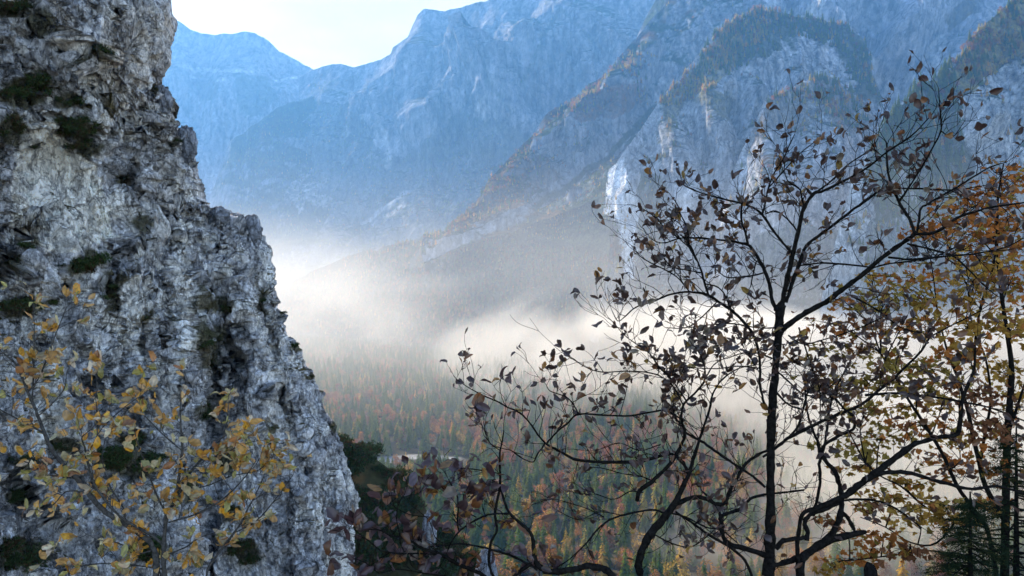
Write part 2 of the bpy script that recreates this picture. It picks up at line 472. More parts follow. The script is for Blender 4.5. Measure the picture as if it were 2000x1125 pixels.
massif('right_ridge', [(1600, 600, 1400), (1635, 460, 1480), (1665, 345, 1570), (1700, 275, 1600), (1722, 243, 1620), (1745, 216, 1650), (1775, 187, 1680), (1800, 166, 1700), (1830, 150, 1730), (1860, 124, 1760), (1890, 86, 1800), (1920, 50, 1830), (1960, 14, 1870), (2000, -18, 1900), (2050, -50, 1930), (2250, -60, 1950)],
       [(1600, 770, 1330), (2250, 770, 1300)], nt=280, pd=.75, amp=48, L=150, seed=52, veg=(.58, .25), rough=10, mat=M_near, rust=.4, stretch=.35, rock=np.array([.40, .40, .40]),
       spurs=[([(1890, 90), (1880, 180), (1900, 260)], 50, 35), ([(1980, 60), (1975, 160), (1990, 240)], 55, 35), ([(1840, 150), (1850, 230)], 35, 25)],
       paint=[('poly', [(1690, 290), (1745, 214), (1800, 164), (1860, 122), (1920, 48), (2010, -20), (2250, -60), (2250, 60), (1990, 120), (1920, 160), (1870, 190), (1880, 260), (1910, 330), (1880, 420), (1700, 430)], FOREST, 2., .85),
              ('poly', [(1700, 430), (1850, 350), (1950, 320), (2250, 360), (2250, 770), (1660, 770)], FOREST*1.15, 1.5, .5), ('poly', [(1730, 340), (1760, 320), (1800, 400), (1760, 430)], LIGHT, 1., .45),
              ('poly', [(1840, 150), (1890, 85), (1960, 15), (2040, -40), (2250, -60), (2250, 60), (1990, 110), (1900, 175)], np.array([.26, .20, .055]), 2., .7)])  # sunlit look of the crest put into the ground colour
# wooded foot of the mountains
massif('apron', [(380, 615, 3500), (500, 580, 3400), (600, 535, 3250), (700, 492, 3050), (800, 470, 2750), (880, 452, 2500), (950, 438, 2460), (1000, 428, 2450), (1100, 388, 2440), (1160, 345, 2420), (1200, 318, 2400), (1240, 290, 2380), (1290, 270, 2380), (1340, 330, 2300)],
       [(380, 644, 3050), (500, 647, 3050), (700, 662, 2700), (900, 700, 2080), (1100, 718, 1830), (1340, 728, 1720)], nt=240, pd=.8, amp=22, L=260, seed=61, veg=(.2, .2), vegcol=np.array([.062, .058, .032]), rust=.7, rough=4, mat=M_near, backdrop=500.,
       paint=[('poly', [(960, 460), (1060, 400), (1180, 320), (1215, 320), (1190, 420), (1215, 500), (1100, 470)], np.array([.085, .095, .045]), 1., .8),
              ('line', [(1185, 335), (1100, 392), (1030, 432), (960, 475)], np.array([.3, .3, .26]), 1.6, .45), ('line', [(1160, 365), (1090, 415)], np.array([.3, .3, .26]), 1.4, .3),
              ('poly', [(560, 560), (700, 500), (950, 450), (1000, 470), (1200, 510), (1340, 420), (1340, 728), (380, 660)], FOREST, 2., .6),
              ('poly', [(1190, 330), (1215, 310), (1228, 360), (1250, 405), (1240, 450), (1242, 500), (1238, 540), (1222, 540), (1212, 470), (1205, 430), (1180, 415)], SCREE*1.35, .4, 1.),
              ('line', [(800, 372), (740, 420), (690, 455)], LIGHT, 1., .6)])


# ------------------------------------------------------------------ ground: the viewpoint's slope, the drop and the valley floor in one sheet
def ground_z(x, y):
    d = np.hypot(x, np.maximum(y, 0)+np.minimum(y, 0)*.5)
    base = np.interp(d, [0, 2.5, 5, 8, 12, 20, 60, 150, 300, 430, 520, 9000], [-1.7, -1.85, -2.75, -5.5, -12, -27, -66, -128, -185, -199, -201, -201])
    P = np.stack([x/120., y/120., x*0], 1)
    return base+sm(d, 200, 600)*5*fbm(P, 4, 71)*sm(-d, -9000, -700)+sm(d, 420, 520)*0


def river(x, y):
    c = 880+30*np.sin(x/60.)+.12*(x+120)+14*np.sin(x/23.)
    return np.abs(y-c)-(13+6*np.sin(x/37.)), x


ang = np.linspace(rad(-62), rad(62), 500)
dd = np.concatenate([np.linspace(-12, 0, 5), np.geomspace(.6, 60, 50), np.geomspace(64, 480, 40), np.geomspace(486, 3600, 330)])
A, DD = np.meshgrid(ang, dd)
gx = np.where(DD < 0, np.tan(A)*8, np.tan(A)*np.maximum(DD, 8)*1.)
gx, gy = gx.ravel(), DD.ravel()
gz = ground_z(gx, gy)
gp = np.stack([gx, gy, gz*0], 1)
n1 = fbm(gp/70., 5, 73)
n2 = fbm(gp/9., 4, 74)
gc = np.array([.062, .052, .030])*(1+.5*n1+.5*n2)[:, None]
rv, rx_ = river(gx, gy)
rm = (sm(-(rv+6*n2), -2, 3)*sm(-np.abs(gx+125), -75, -55))[:, None]
gc = gc*(1-rm)+np.array([.27, .26, .24])*(1+.5*n2+.4*n1)[:, None]*rm
mesh('ground', np.stack([gx, gy, gz], 1), gridq(len(dd), len(ang)), M_ground, col=np.clip(gc, .01, .8))['kind'] = 'structure'


# ------------------------------------------------------------------ left cliff
SIL = [(-2000, 200), (-900, 270), (-300, 300), (0, 328), (20, 333), (50, 325), (90, 322), (130, 310), (160, 298), (176, 287), (180, 306), (184, 326), (200, 337), (230, 345), (255, 353), (264, 376), (275, 381), (290, 380), (310, 388), (340, 396), (380, 404), (402, 408), (407, 430), (415, 440),
       (428, 462), (433, 488), (440, 503), (452, 507), (458, 499), (470, 515), (480, 532), (500, 536), (530, 537), (560, 537), (600, 548), (630, 560), (660, 575), (690, 590), (720, 605), (760, 622), (800, 640), (850, 660), (900, 680), (950, 697),
       (970, 700), (1000, 697), (1050, 690), (1125, 700), (1300, 720), (1700, 740)]
rows = np.concatenate([np.linspace(-2000, -10, 120), np.arange(0, 1130, 1.35), np.linspace(1135, 1700, 40)])  # top rows extend the cliff out of view to block the sun
sil = np.interp(rows, *np.array(SIL, float).T)
_q = np.stack([rows/34., rows*0, rows*0+3.3], 1)
sil = sil+9*fbm(_q, 4, 91, gain=.6)*sm(rows, -50, 60)
uA = np.concatenate([-np.geomspace(5, .02, 60), np.linspace(0, 1, 660)])  # negative columns: unseen extension to the left, also shading the foreground
NR, NW = len(rows), 34
PXc = np.where(uA[None] < 0, uA[None]*700, uA[None]*sil[:, None])
PYc = np.repeat(rows[:, None], len(uA), 1)
uu = np.repeat(np.clip(uA, -5, 1)[None], NR, 0)
Dc = 56+np.clip(PXc, -600, 800)*.034+np.maximum(PYc-560, 0)*-.006
Dc += 6*sm(PXc, 150, 320)*sm(PYc, 178, 205)*sm(-PYc, -620, -380)      # second tier stands farther back
Dc += 4*sm(PXc, 300, 440)*sm(PYc, 395, 425)                          # third tier
Dc -= 2.5*np.exp(-((PXc-250)/90)**2-((PYc-100)/70)**2)                  # overhanging nose at the top
Dc -= 2.*np.exp(-((PXc-80)/50)**2-((PYc-520)/60)**2)               # knob low on the left
Dc += 3.5*np.exp(-((PXc-110)/70)**2-((PYc-330)/90)**2)                 # hollow with the pale wall
Dc += 1.7*np.exp(-((PXc-400)/34)**2)*sm(PYc, 480, 600)                   # vegetated gully
Dc += 1.3*np.exp(-((PXc-205)/26)**2)*sm(PYc, 500, 560)*sm(-PYc, -720, -640)
roll = np.clip((uu-.8)/.2, 0, 1)
Dc += 3.2*roll**3
_P0 = np.stack([(PXc-1000)/F*60, Dc, (562.5-PYc)/F*60], -1).reshape(-1, 3)
_wx, _wy = fbm(_P0/3., 4, 301).reshape(PXc.shape)*22, fbm(_P0/3.+5, 4, 302).reshape(PXc.shape)*22
for poly, amt_, wd in [([(352, 200), (345, 330), (352, 470), (365, 600), (360, 760)], -1.9, 28), ([(540, 570), (560, 700), (590, 840), (640, 980)], -1.5, 24), ([(300, 200), (270, 300), (300, 400)], -1.3, 28), ([(440, 450), (470, 560), (500, 700), (560, 900), (600, 1100)], -1.5, 32),
                       ([(200, 600), (215, 760), (240, 900)], -1.3, 32), ([(20, 250), (30, 420)], -1.2, 26), ([(20, 560), (60, 500), (100, 470)], -.9, 26), ([(120, 0), (150, 90)], -1.4, 30), ([(60, 900), (130, 1000)], -1.6, 40),
                       ([(318, 210), (310, 300), (322, 380), (340, 470)], 2.2, 13), ([(245, 490), (285, 445), (310, 400)], 2., 12), ([(220, 340), (265, 390), (275, 420)], 1.8, 20), ([(385, 480), (400, 600), (415, 760), (420, 860)], 2.2, 24), ([(500, 560), (520, 680), (545, 800)], 1.7, 13),
                       ([(215, 500), (205, 560), (210, 640)], 1.6, 18), ([(0, 560), (50, 455), (100, 440)], 1.6, 13), ([(130, 560), (230, 540), (300, 565)], 1.2, 12), ([(600, 860), (640, 930), (660, 1050)], 1.2, 12), ([(320, 900), (350, 1000)], 1.4, 18), ([(150, 100), (175, 200), (220, 240)], 1.5, 15),
                       ([(270, 640), (285, 760), (270, 860)], 1.5, 14), ([(90, 640), (60, 760), (90, 880)], 1.5, 16), ([(455, 480), (440, 640), (470, 760)], 1.3, 13), ([(30, 120), (60, 210)], 1.6, 16), ([(230, 20), (215, 130)], 1.2, 12)]:
    Dc += amt_*np.clip(1-pdist(poly, PXc+_wx, PYc+_wy)/wd, 0, 1)**.8
Pc = np.stack([(PXc-1000)/F*Dc, Dc, (562.5-PYc)/F*Dc], -1)
# the flank that turns away behind the silhouette edge
k = np.linspace(0, 1, NW)[1:]
edge = Pc[:, -1:]
off = np.stack([-.95*46*k**1.25, 46*k**.95, 0*k], -1)[None]
flank = edge+off
Pc = np.concatenate([Pc, flank], 1)
# cap
cap = []
for q in np.linspace(0, 1, 8)[1:]:
    r = Pc[:1]+np.array([-12, 50, 3])*q
    cap.append(r)
Pc = np.concatenate(cap[::-1]+[Pc], 0)
PX2 = 1000+Pc[..., 0]/Pc[..., 1]*F
PY2 = 562.5-Pc[..., 2]/Pc[..., 1]*F
shape = Pc.shape[:2]
Q = Pc.reshape(-1, 3)
du = np.gradient(Pc, axis=1)
dv = np.gradient(Pc, axis=0)
nc = np.cross(du, dv)
nc /= np.linalg.norm(nc, axis=-1, keepdims=True)+1e-9
if (nc[100:, :300, 1]).mean() > 0:
    nc = -nc
wv = np.stack([fbm(Q/5, 3, 201), fbm(Q/5+7, 3, 202), fbm(Q/5+3, 3, 203)], 1)*1.6
Qw = Q+wv
_rl = np.concatenate([np.concatenate([roll, np.ones((NR, NW-1))], 1)[:1]]*7+[np.concatenate([roll, np.ones((NR, NW-1))], 1)]).ravel()
h = 3.7*fbm(Qw*np.array([1, 1, .24])/7., 4, 101, ridged=True)*(1-.65*_rl)
h += .75*fbm(Qw*np.array([1, 1, .42])/2.7, 5, 105, ridged=True, gain=.6)


def facets(Q_, ncell, squash, tilt, offs, seed):
    """broken rock: every point belongs to the nearest block, each block has its own tilted face"""
    from mathutils import kdtree
    r_ = np.random.RandomState(seed)
    S_ = Q_*np.array([1, 1, squash])
    cent_ = S_[r_.choice(len(S_), ncell, replace=False)]+r_.normal(size=(ncell, 3))*.3
    kd = kdtree.KDTree(ncell)
    for i_, c_ in enumerate(cent_):
        kd.insert(c_, i_)
    kd.balance()
    f_ = kd.find
    idx = np.fromiter((f_(p_)[1] for p_ in S_.tolist()), np.int32, len(S_))
    tl = r_.normal(size=(ncell, 3))*tilt
    off_ = r_.normal(size=ncell)*offs
    return ((S_-cent_[idx])*tl[idx]).sum(1)+off_[idx], idx


w2 = np.stack([fbm(Q/1.1, 3, 205), fbm(Q/1.1+7, 3, 206), fbm(Q/1.1+3, 3, 207)], 1)
sl = Q+np.stack([Q[:, 2]*.35, Q[:, 2]*0, Q[:, 2]*0], 1)
f1, i1 = facets(sl+wv*.5+w2*.35, 1500, .5, .42, .45, 7)
f2, i2 = facets(sl+w2*.4, 9000, .6, .5, .13, 8)
h += (.72*f1.clip(-1.5, 1.5)+.75*f2.clip(-.45, .45))*(1-.72*_rl)
rr = fbm(Qw*np.array([1, 1, .7])/.95, 4, 111, ridged=True, gain=.66)
h += .24*rr
cr = fbm(Qw/.34, 3, 118, ridged=True)
h += .15*cr
# slanting ledges
led = perlin(np.stack([Q[:, 0]/9, Q[:, 1]/9, (Qw[:, 2]+.5*Q[:, 0])/3.4], 1), 131)
h += .3*np.abs(led)
h -= h[_rl > .3].mean()*_rl+h.mean()*(1-_rl)
smooth_wall = (np.exp(-((PX2-120)/80)**2-((PY2-340)/110)**2)).ravel()
h = h*(1-.7*smooth_wall)
Pd = Pc+nc*(h.reshape(shape))[..., None]
du = np.gradient(Pd, axis=1)
dv = np.gradient(Pd, axis=0)
nn = np.cross(du, dv)
nn /= np.linalg.norm(nn, axis=-1, keepdims=True)+1e-9
nz = nn[..., 2]*(1 if nn[100:600, 100:300, 1].mean() < 0 else -1)
fz = lambda a: a.reshape(shape)
PX2 = 1000+Pd[..., 0]/Pd[..., 1]*F
PY2 = 562.5-Pd[..., 2]/Pd[..., 1]*F
va = fz(fbm(Q/6., 5, 141))
vb = fz(fbm(Q/1.2, 4, 142))
vs = fz(fbm(Qw*np.array([1.1, .6, .07])/1.0, 4, 143))      # water streaks
CR = np.array([.42, .415, .43])
vf = fz(fbm(Q/.28, 3, 147))
_fc = np.random.RandomState(4).normal(size=9000)
Cc = CR*(1+.16*fz(_fc[i1])+.14*fz(_fc[i2])+.4*va+.5*vb+.7*vs+.6*vf)[..., None]
lp = sm(va*.9+vs*1.1+.3*vb+.25*vf, .04, .4)
Cc = Cc*(1-lp[..., None]*.7)+np.array([.68, .655, .62])*(1+.3*vb)[..., None]*lp[..., None]*.7
dk = sm(-(vs*.8+vb*.6+va*.3+.35*vf), .2, .5)
Cc = Cc*(1-.55*dk[..., None])
wxx, wyy = fz(fbm(Q/2.5, 4, 151))*26, fz(fbm(Q/2.5+4, 4, 152))*26
for poly, colr, st in [([(15, 470), (25, 330), (40, 235), (90, 230), (130, 270), (190, 320), (215, 400), (225, 470), (180, 480), (110, 490)], (.78, .74, .68), .85),
                       ([(190, 170), (200, 40), (260, 10), (330, 30), (318, 110), (270, 170), (215, 190)], (.52, .46, .41), .55),
                       ([(335, 470), (375, 470), (372, 620), (362, 760), (330, 800), (340, 640)], (.72, .70, .67), .7),
                       ([(505, 600), (535, 590), (560, 700), (575, 830), (545, 850), (525, 720)], (.52, .49, .45), .55),
                       ([(300, 370), (310, 200), (340, 190), (352, 260), (372, 420), (345, 440)], (.42, .39, .36), .5),
                       ([(270, 800), (320, 700), (360, 770), (330, 850)], (.52, .50, .48), .5),
                       ([(90, 20), (120, 0), (140, 60), (115, 110)], (.5, .44, .38), .5),
                       ([(250, 380), (330, 400), (345, 470), (300, 500), (255, 470)], (.5, .48, .45), .45)]:
    m = inpoly(poly, PX2+wxx, PY2+wyy)*np.clip(st+.55*vs+.35*vb, 0, 1)
    Cc = Cc*(1-m[..., None])+np.array(colr)*(1+.25*vb+.2*vs)[..., None]*m[..., None]
vg = sm(nz*.8+.75*va+.35*vb, .62, .8)
vcol = np.array([.058, .055, .026])*(1+.5*vb)[..., None]+np.array([.03, .012, .0])*sm(va, 0, .4)[..., None]
Cc = Cc*(1-vg[..., None])+vcol*vg[..., None]
CLUMPS = [(35, 20, 40, 16), (85, 45, 26, 18), (180, 105, 32, 16), (55, 165, 46, 26), (25, 195, 26, 18), (22, 250, 26, 30), (155, 255, 38, 18), (165, 287, 24, 14), (70, 288, 9, 7), (240, 350, 11, 15), (285, 440, 20, 20), (165, 515, 36, 20), (235, 543, 14, 12), (50, 470, 22, 16), (32, 515, 16, 22),
          (40, 605, 36, 18), (105, 595, 18, 10), (215, 575, 18, 32), (395, 585, 22, 24), (435, 600, 22, 16), (410, 690, 22, 40), (400, 640, 16, 20), (430, 650, 14, 16), (515, 590, 10, 18), (552, 612, 9, 12), (577, 678, 10, 10), (610, 735, 8, 7), (250, 905, 55, 24), (262, 860, 22, 14), (40, 1085, 46, 24), (480, 1075, 28, 22),
          (300, 1075, 34, 24), (125, 870, 30, 14), (400, 805, 20, 16), (40, 970, 26, 14), (530, 835, 10, 10), (650, 830, 6, 10), (130, 200, 26, 14), (300, 175, 12, 10), (115, 240, 16, 12), (345, 275, 9, 8), (285, 620, 9, 8), (60, 900, 40, 12), (440, 900, 14, 26), (365, 955, 18, 24), (455, 1000, 16, 16)]
for cx, cy, rx, ry in CLUMPS:
    m = sm(-(np.hypot((PX2-cx+wxx*.9)/rx, (PY2-cy+wyy*.9)/ry))+.9*vb, -1.4, -.85)*.9
    Cc = Cc*(1-m[..., None])+vcol*.9*m[..., None]
o = mesh('cliff', Pd.reshape(-1, 3), gridq(*shape), M_cliff, col=np.clip(Cc, .012, .8).reshape(-1, 3))
o['kind'] = 'structure'
CLP, CLX, CLY = Pd.reshape(-1, 3), (1000+Pd[..., 0]/Pd[..., 1]*F).ravel(), (562.5-Pd[..., 2]/Pd[..., 1]*F).ravel()
_front = np.zeros(shape, bool)
_front[7:, :len(uA)] = True
_front = _front.ravel()


def on_cliff(px, py):
    w = np.where(_front & (np.abs(CLX-px) < 5) & (np.abs(CLY-py) < 5))[0]
    if len(w) == 0:
        w = np.where(_front)[0]
    q = np.argmin((CLX[w]-px)**2+(CLY[w]-py)**2)
    return CLP[w[q]]


# ------------------------------------------------------------------ plants: prototypes
def quads_cloud(cent, nrm, size, aspect=1.):
    """one small four-sided leaf clump per centre"""
    n = len(cent)
    r = RNG.normal(size=(n, 3))
    a = np.cross(nrm, r)
    a /= np.linalg.norm(a, axis=1)[:, None]+1e-9
    b = np.cross(nrm, a)
    b /= np.linalg.norm(b, axis=1)[:, None]+1e-9
    s = np.asarray(size).reshape(-1, 1)*np.ones((n, 1))
    a, b = a*s, b*s*aspect
    V = np.stack([cent-a, cent-b*.8, cent+a, cent+b*.8], 1).reshape(-1, 3)
    return V, np.arange(n*4).reshape(-1, 4)


def make_conifer(name, mat, hgt, wid, layers, per, seed, loose=0.):
    r = np.random.RandomState(seed)
    V, T, C = [], [], []
    # trunk
    k = 6
    for i, (z, rr) in enumerate(((0, .02*hgt), (hgt*.97, .002*hgt))):
        for j in range(k):
            a = 2*math.pi*j/k
            V.append((rr*math.cos(a), rr*math.sin(a), z))
            C.append((.5, .4, .35))
    Q = [(j, (j+1) % k, k+(j+1) % k, k+j) for j in range(k)]
    for L_ in range(layers):
        f = (L_+.5)/layers
        z0 = hgt*(.10+.88*f)
        R = wid*(1-f)**.85*(.8+.4*r.rand())+.25
        m = max(4, int(per*(1-.55*f)))
        a0 = r.rand()*6.3
        for j in range(m):
            if r.rand() < loose:
                continue
            a = a0+2*math.pi*j/m+r.normal()*.25
            Rj = R*(.65+.5*r.rand())
            zz = z0+r.normal()*hgt*.012
            dirx, diry = math.cos(a), math.sin(a)
            w = Rj*.30+.12
            drop = Rj*(.25+.25*r.rand())
            i0 = len(V)
            V += [(0, 0, zz+.25), (dirx*Rj*.55-diry*w, diry*Rj*.55+dirx*w, zz-drop*.35), (dirx*Rj, diry*Rj, zz-drop), (dirx*Rj*.55+diry*w, diry*Rj*.55-dirx*w, zz-drop*.45), (dirx*Rj*.6, diry*Rj*.6, zz+Rj*.10)]
            sh = .8+.4*r.rand()
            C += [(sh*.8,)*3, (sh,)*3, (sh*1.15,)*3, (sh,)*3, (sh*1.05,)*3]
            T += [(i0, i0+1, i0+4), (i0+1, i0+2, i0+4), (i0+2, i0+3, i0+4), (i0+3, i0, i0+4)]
    return mesh(name, V, Q, mat, col=np.array(C), T=T, smooth=False)


def make_broadleaf(name, mat, hgt, wid, n, seed):
    r = np.random.RandomState(seed)
    V, Q, C = [], [], []
    k = 6
    for (z, rr) in ((0, .018*hgt), (hgt*.35, .012*hgt), (hgt*.8, .004*hgt)):
        for j in range(k):
            a = 2*math.pi*j/k
            V.append((rr*math.cos(a), rr*math.sin(a), z))
            C.append((.35, .35, .4))
    for s in (0, k):
        Q += [(s+j, s+(j+1) % k, s+k+(j+1) % k, s+k+j) for j in range(k)]
    # lobes of leaf clumps
    cents = []
    for l in range(11):
        a, q = r.rand()*6.3, r.rand()**.5
        zc = hgt*(.38+.5*r.rand())
        rc = wid*.62*q*math.sin(math.pi*min(1, (zc/hgt-.2)/.85))
        c0 = np.array([rc*math.cos(a), rc*math.sin(a), zc])
        m = n//11
        d = r.normal(size=(m, 3))
        d /= np.linalg.norm(d, axis=1)[:, None]
        cents.append(c0+d*(r.rand(m, 1)**.4)*np.array([wid*.40, wid*.40, hgt*.14]))
    ce = np.concatenate(cents)
    nr = r.normal(size=ce.shape)+np.array([0, 0, .6])
    v, q = quads_cloud(ce, nr, .25+.35*r.rand(len(ce)), .8)
    i0 = len(V)
    sh = np.repeat(.7+.6*r.rand(len(ce)), 4)
    V = np.concatenate([np.array(V), v])
    C = np.concatenate([np.array(C), np.repeat(sh[:, None], 3, 1)])
    Q = np.concatenate([np.array(Q), q+i0])
    return mesh(name, V, Q, mat, col=C, smooth=False)


def make_shrub(name, mat, seed, n=460, colr=(.05, .078, .03), dry=.25):
    """dwarf pine: a low dome of needle tufts on short woody stems"""
    r = np.random.RandomState(seed)
    ce = []
    for l in range(9):
        a, q = r.rand()*6.3, r.rand()**.6*.62
        c0 = np.array([q*math.cos(a), q*math.sin(a), .18+.42*r.rand()*(1-q)])
        d = r.normal(size=(n//9, 3))
        d /= np.linalg.norm(d, axis=1)[:, None]
        ce.append(c0+d*r.rand(n//9, 1)**.5*np.array([.34, .34, .26]))
    ce = np.concatenate(ce)
    ce[:, 2] = np.abs(ce[:, 2])
    out = ce*np.array([1, 1, 1.2])+r.normal(size=ce.shape)*.35
    # needle sprays: thin triangles fanning outwards
    V, T, C = [], [], []
    for c, u in zip(ce, out):
        u = u/(np.linalg.norm(u)+1e-6)
        cl = np.array(colr)*(.6+.9*r.rand())
        if r.rand() < dry:
            cl = np.array([.085, .055, .03])*(.6+.8*r.rand())
        for f in range(3):
            w = u+r.normal(size=3)*.55
            w /= np.linalg.norm(w)
            s = np.cross(w, r.normal(size=3))
            s /= np.linalg.norm(s)+1e-6
            ln, wd = .10+.09*r.rand(), .020+.016*r.rand()
            i0 = len(V)
            V += [c-s*wd, c+s*wd, c+w*ln]
            T.append((i0, i0+1, i0+2))
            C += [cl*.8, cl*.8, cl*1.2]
    for st in range(6):
        a = r.rand()*6.3
        e = np.array([.5*math.cos(a), .5*math.sin(a), .3])
        s = np.array([-math.sin(a), math.cos(a), 0])*.018
        i0 = len(V)
        V += [s+[0, 0, -.25], -s+[0, 0, -.25], e]
        T.append((i0, i0+1, i0+2))
        C += [np.array([.05, .04, .03])]*3
    return mesh(name, np.array(V), None, mat, col=np.array(C), T=T, smooth=False)


def put(proto, used, loc, scale, rz, label=None, cat=None, group=None, tilt=0., sz=1.):
    if proto.name not in used:
        used.add(proto.name)
        o = proto
    else:
        o = proto.copy()
        COL.objects.link(o)
    o.location = loc
    o.scale = (scale, scale, scale*sz)
    o.rotation_euler = (tilt, 0, rz)
    tag(o, label, cat, group)
    return o


USED = set()
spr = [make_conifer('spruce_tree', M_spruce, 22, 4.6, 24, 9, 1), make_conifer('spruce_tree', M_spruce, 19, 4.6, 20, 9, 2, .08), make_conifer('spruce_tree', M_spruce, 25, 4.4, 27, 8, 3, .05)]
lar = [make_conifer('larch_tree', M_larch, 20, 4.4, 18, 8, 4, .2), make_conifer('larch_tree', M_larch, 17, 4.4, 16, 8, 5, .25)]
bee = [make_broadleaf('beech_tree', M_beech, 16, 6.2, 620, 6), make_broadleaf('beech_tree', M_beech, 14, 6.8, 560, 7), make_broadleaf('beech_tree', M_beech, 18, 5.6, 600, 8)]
LAB = {'spruce_tree': ('tall dark green spruce in the mixed forest on the valley floor', 'tree', 'spruces in the valley forest'),
       'beech_tree': ('rust and orange autumn beech among green spruces in the valley forest', 'tree', 'autumn beeches in the valley forest'),
       'larch_tree': ('golden autumn larch among the spruces of the valley forest', 'tree', 'golden larches in the valley forest')}


def kind_at(x, y, u, wild):
    """which tree grows here"""
    pc = .60+.7*wild
    if u < pc:
        return 'spruce_tree'
    return 'larch_tree' if u > .93 else 'beech_tree'


PROTO = {'spruce_tree': spr, 'larch_tree': lar, 'beech_tree': bee}
# candidate spots on the valley floor
n = 29000
d_ = np.sqrt(RNG.rand(n)*(2900**2-470**2)+470**2)
pxs = RNG.uniform(560, 2120, n)
fx, fy = (pxs-1000)/F*d_, d_
# hole for the river, thinner trees near it
rv, _ = river(fx, fy)
_c = fy-(880+30*np.sin(fx/60.)+.12*(fx+120)+14*np.sin(fx/23.))
keep = ~((_c > -58) & (_c < 17) & (np.abs(fx+125) < 78))
keep &= fbm(np.stack([fx/35, fy/35, fx*0], 1), 3, 171) > -.42
keep &= ~((pxs < 700) & (d_ < 800))
fx, fy, pxs, d_ = fx[keep], fy[keep], pxs[keep], d_[keep]
fz_ = ground_z(fx, fy)
# do not plant inside the mountain feet
lim = np.interp(pxs, [380, 500, 700, 900, 1100, 1340, 1700, 2200], [3000, 3000, 2650, 2050, 1800, 1680, 1380, 1280])
ok = d_ < lim
fx, fy, pxs, fz_, d_ = fx[ok], fy[ok], pxs[ok], fz_[ok], d_[ok]
wild = fbm(np.stack([fx/160, fy/160, fx*0], 1), 3, 172)
uu_ = RNG.rand(len(fx))
order = np.argsort(d_)
MASS = {}                       # (kind, variant) -> list of (x, y, z, scale, rot)
count = {'spruce_tree': 0, 'beech_tree': 0, 'larch_tree': 0}
QUOTA = {'spruce_tree': 190, 'beech_tree': 200, 'larch_tree': 60}
for i in order:
    kd = kind_at(fx[i], fy[i], uu_[i], wild[i])
    v = RNG.randint(len(PROTO[kd]))
    s = RNG.uniform(.75, 1.6)
    rz = RNG.rand()*6.28
    py = 562.5-fz_[i]/d_[i]*F
    if count[kd] < QUOTA[kd] and 800 < pxs[i] < 1560 and py < 1150:
        count[kd] += 1
        lb, ct, gp_ = LAB[kd]
        put(PROTO[kd][v], USED, (fx[i], fy[i], fz_[i]-.2), s, rz, lb, ct, gp_)
    else:
        MASS.setdefault((kd, v), []).append((fx[i], fy[i], fz_[i]-.2, s, rz))


def scatter_on(key, cnt, test, wts, labels=None, smin=.6, smax=1.1, single=0, big=True):
    """trees on a mountain face; test = (px, py) -> bool array; the first `single` ones are individual trees"""
    S = SURF[key]
    PXf, PYf, P = S['PX'].ravel(), S['PY'].ravel(), S['P'].reshape(-1, 3)
    w = np.where(test(PXf, PYf, S))[0]
    if not len(w):
        return
    thin = fbm(P[w]/55., 3, 333)+.25*RNG.normal(size=len(w))
    w = w[thin > -.12]
    idx = w[RNG.randint(len(w), size=cnt)]
    P0 = P[idx]
    P0 = P0+RNG.normal(size=P0.shape)*np.array([3, 0, 0])
    for j, p in enumerate(P0):
        kd = RNG.choice(['spruce_tree', 'larch_tree', 'beech_tree'], p=wts)
        v = RNG.randint(len(PROTO[kd]))
        s = RNG.uniform(smin, smax)
        rz = RNG.rand()*6.28
        if j < single and labels:
            lb = labels[kd]
            put(PROTO[kd][v], USED, (p[0], p[1], p[2]-1.), s, rz, lb[0], 'tree', lb[1])
        else:
            MASS.setdefault((kd, v), []).append((p[0], p[1], p[2]-1., s, rz))


def P_in(poly):
    return lambda X, Y, S: inpoly(poly, X, Y)


def lab(where, grp):
    return {'spruce_tree': ('dark green spruce standing '+where, 'spruces '+grp), 'larch_tree': ('golden larch standing '+where, 'larches '+grp), 'beech_tree': ('orange red autumn tree standing '+where, 'autumn trees '+grp)}


scatter_on('wooded_dome', 620, P_in([(1345, 150), (1385, 84), (1400, 62), (1440, 32), (1480, 16), (1560, 32), (1640, 42), (1695, 85), (1712, 190), (1670, 160), (1640, 100), (1560, 70), (1500, 110), (1440, 140), (1380, 165)]), [.72, .2, .08], lab('on the wooded dome above the rock faces', 'on the wooded dome'), .85, 1.5, 70)
scatter_on('wooded_dome', 380, P_in([(1375, 105), (1400, 64), (1440, 36), (1480, 18), (1520, 24), (1500, 70), (1440, 110), (1400, 150)]), [.08, .72, .2], lab('on the sunny left edge of the wooded dome', 'on the dome edge'), .85, 1.5, 40)
scatter_on('wooded_dome', 260, P_in([(1285, 205), (1345, 130), (1400, 170), (1330, 210)]), [.15, .65, .2], None, .7, 1.2)
scatter_on('lower_dome', 230, P_in([(1490, 200), (1520, 186), (1580, 156), (1612, 148), (1665, 180), (1720, 238), (1640, 235), (1560, 215)]), [.45, .35, .2], lab('on the lower rock dome', 'on the lower rock dome'), .85, 1.5, 40)
scatter_on('lower_dome', 220, P_in([(1480, 460), (1700, 440), (1800, 480), (1800, 700), (1400, 700)]), [.6, .1, .3], None, .5, .9)
scatter_on('left_ridge', 300, P_in([(1105, 206), (1130, 188), (1180, 152), (1225, 98), (1285, 110), (1260, 200), (1200, 215), (1120, 225)]), [.1, .4, .5], lab('on the far sunlit ridge shoulder', 'on the ridge shoulder'), .85, 1.5, 45)
scatter_on('left_ridge', 420, P_in([(840, 466), (900, 425), (960, 347), (1040, 268), (1085, 213), (1130, 230), (1180, 260), (1100, 340), (1000, 410)]), [.25, .12, .63], None, .6, 1.)
scatter_on('right_ridge', 700, P_in([(1700, 300), (1745, 214), (1800, 164), (1860, 122), (1880, 200), (1880, 300), (1900, 400), (1720, 430)]), [.92, .04, .04], lab('on the shaded forest slope at the right', 'on the shaded right slope'), .85, 1.5, 30)
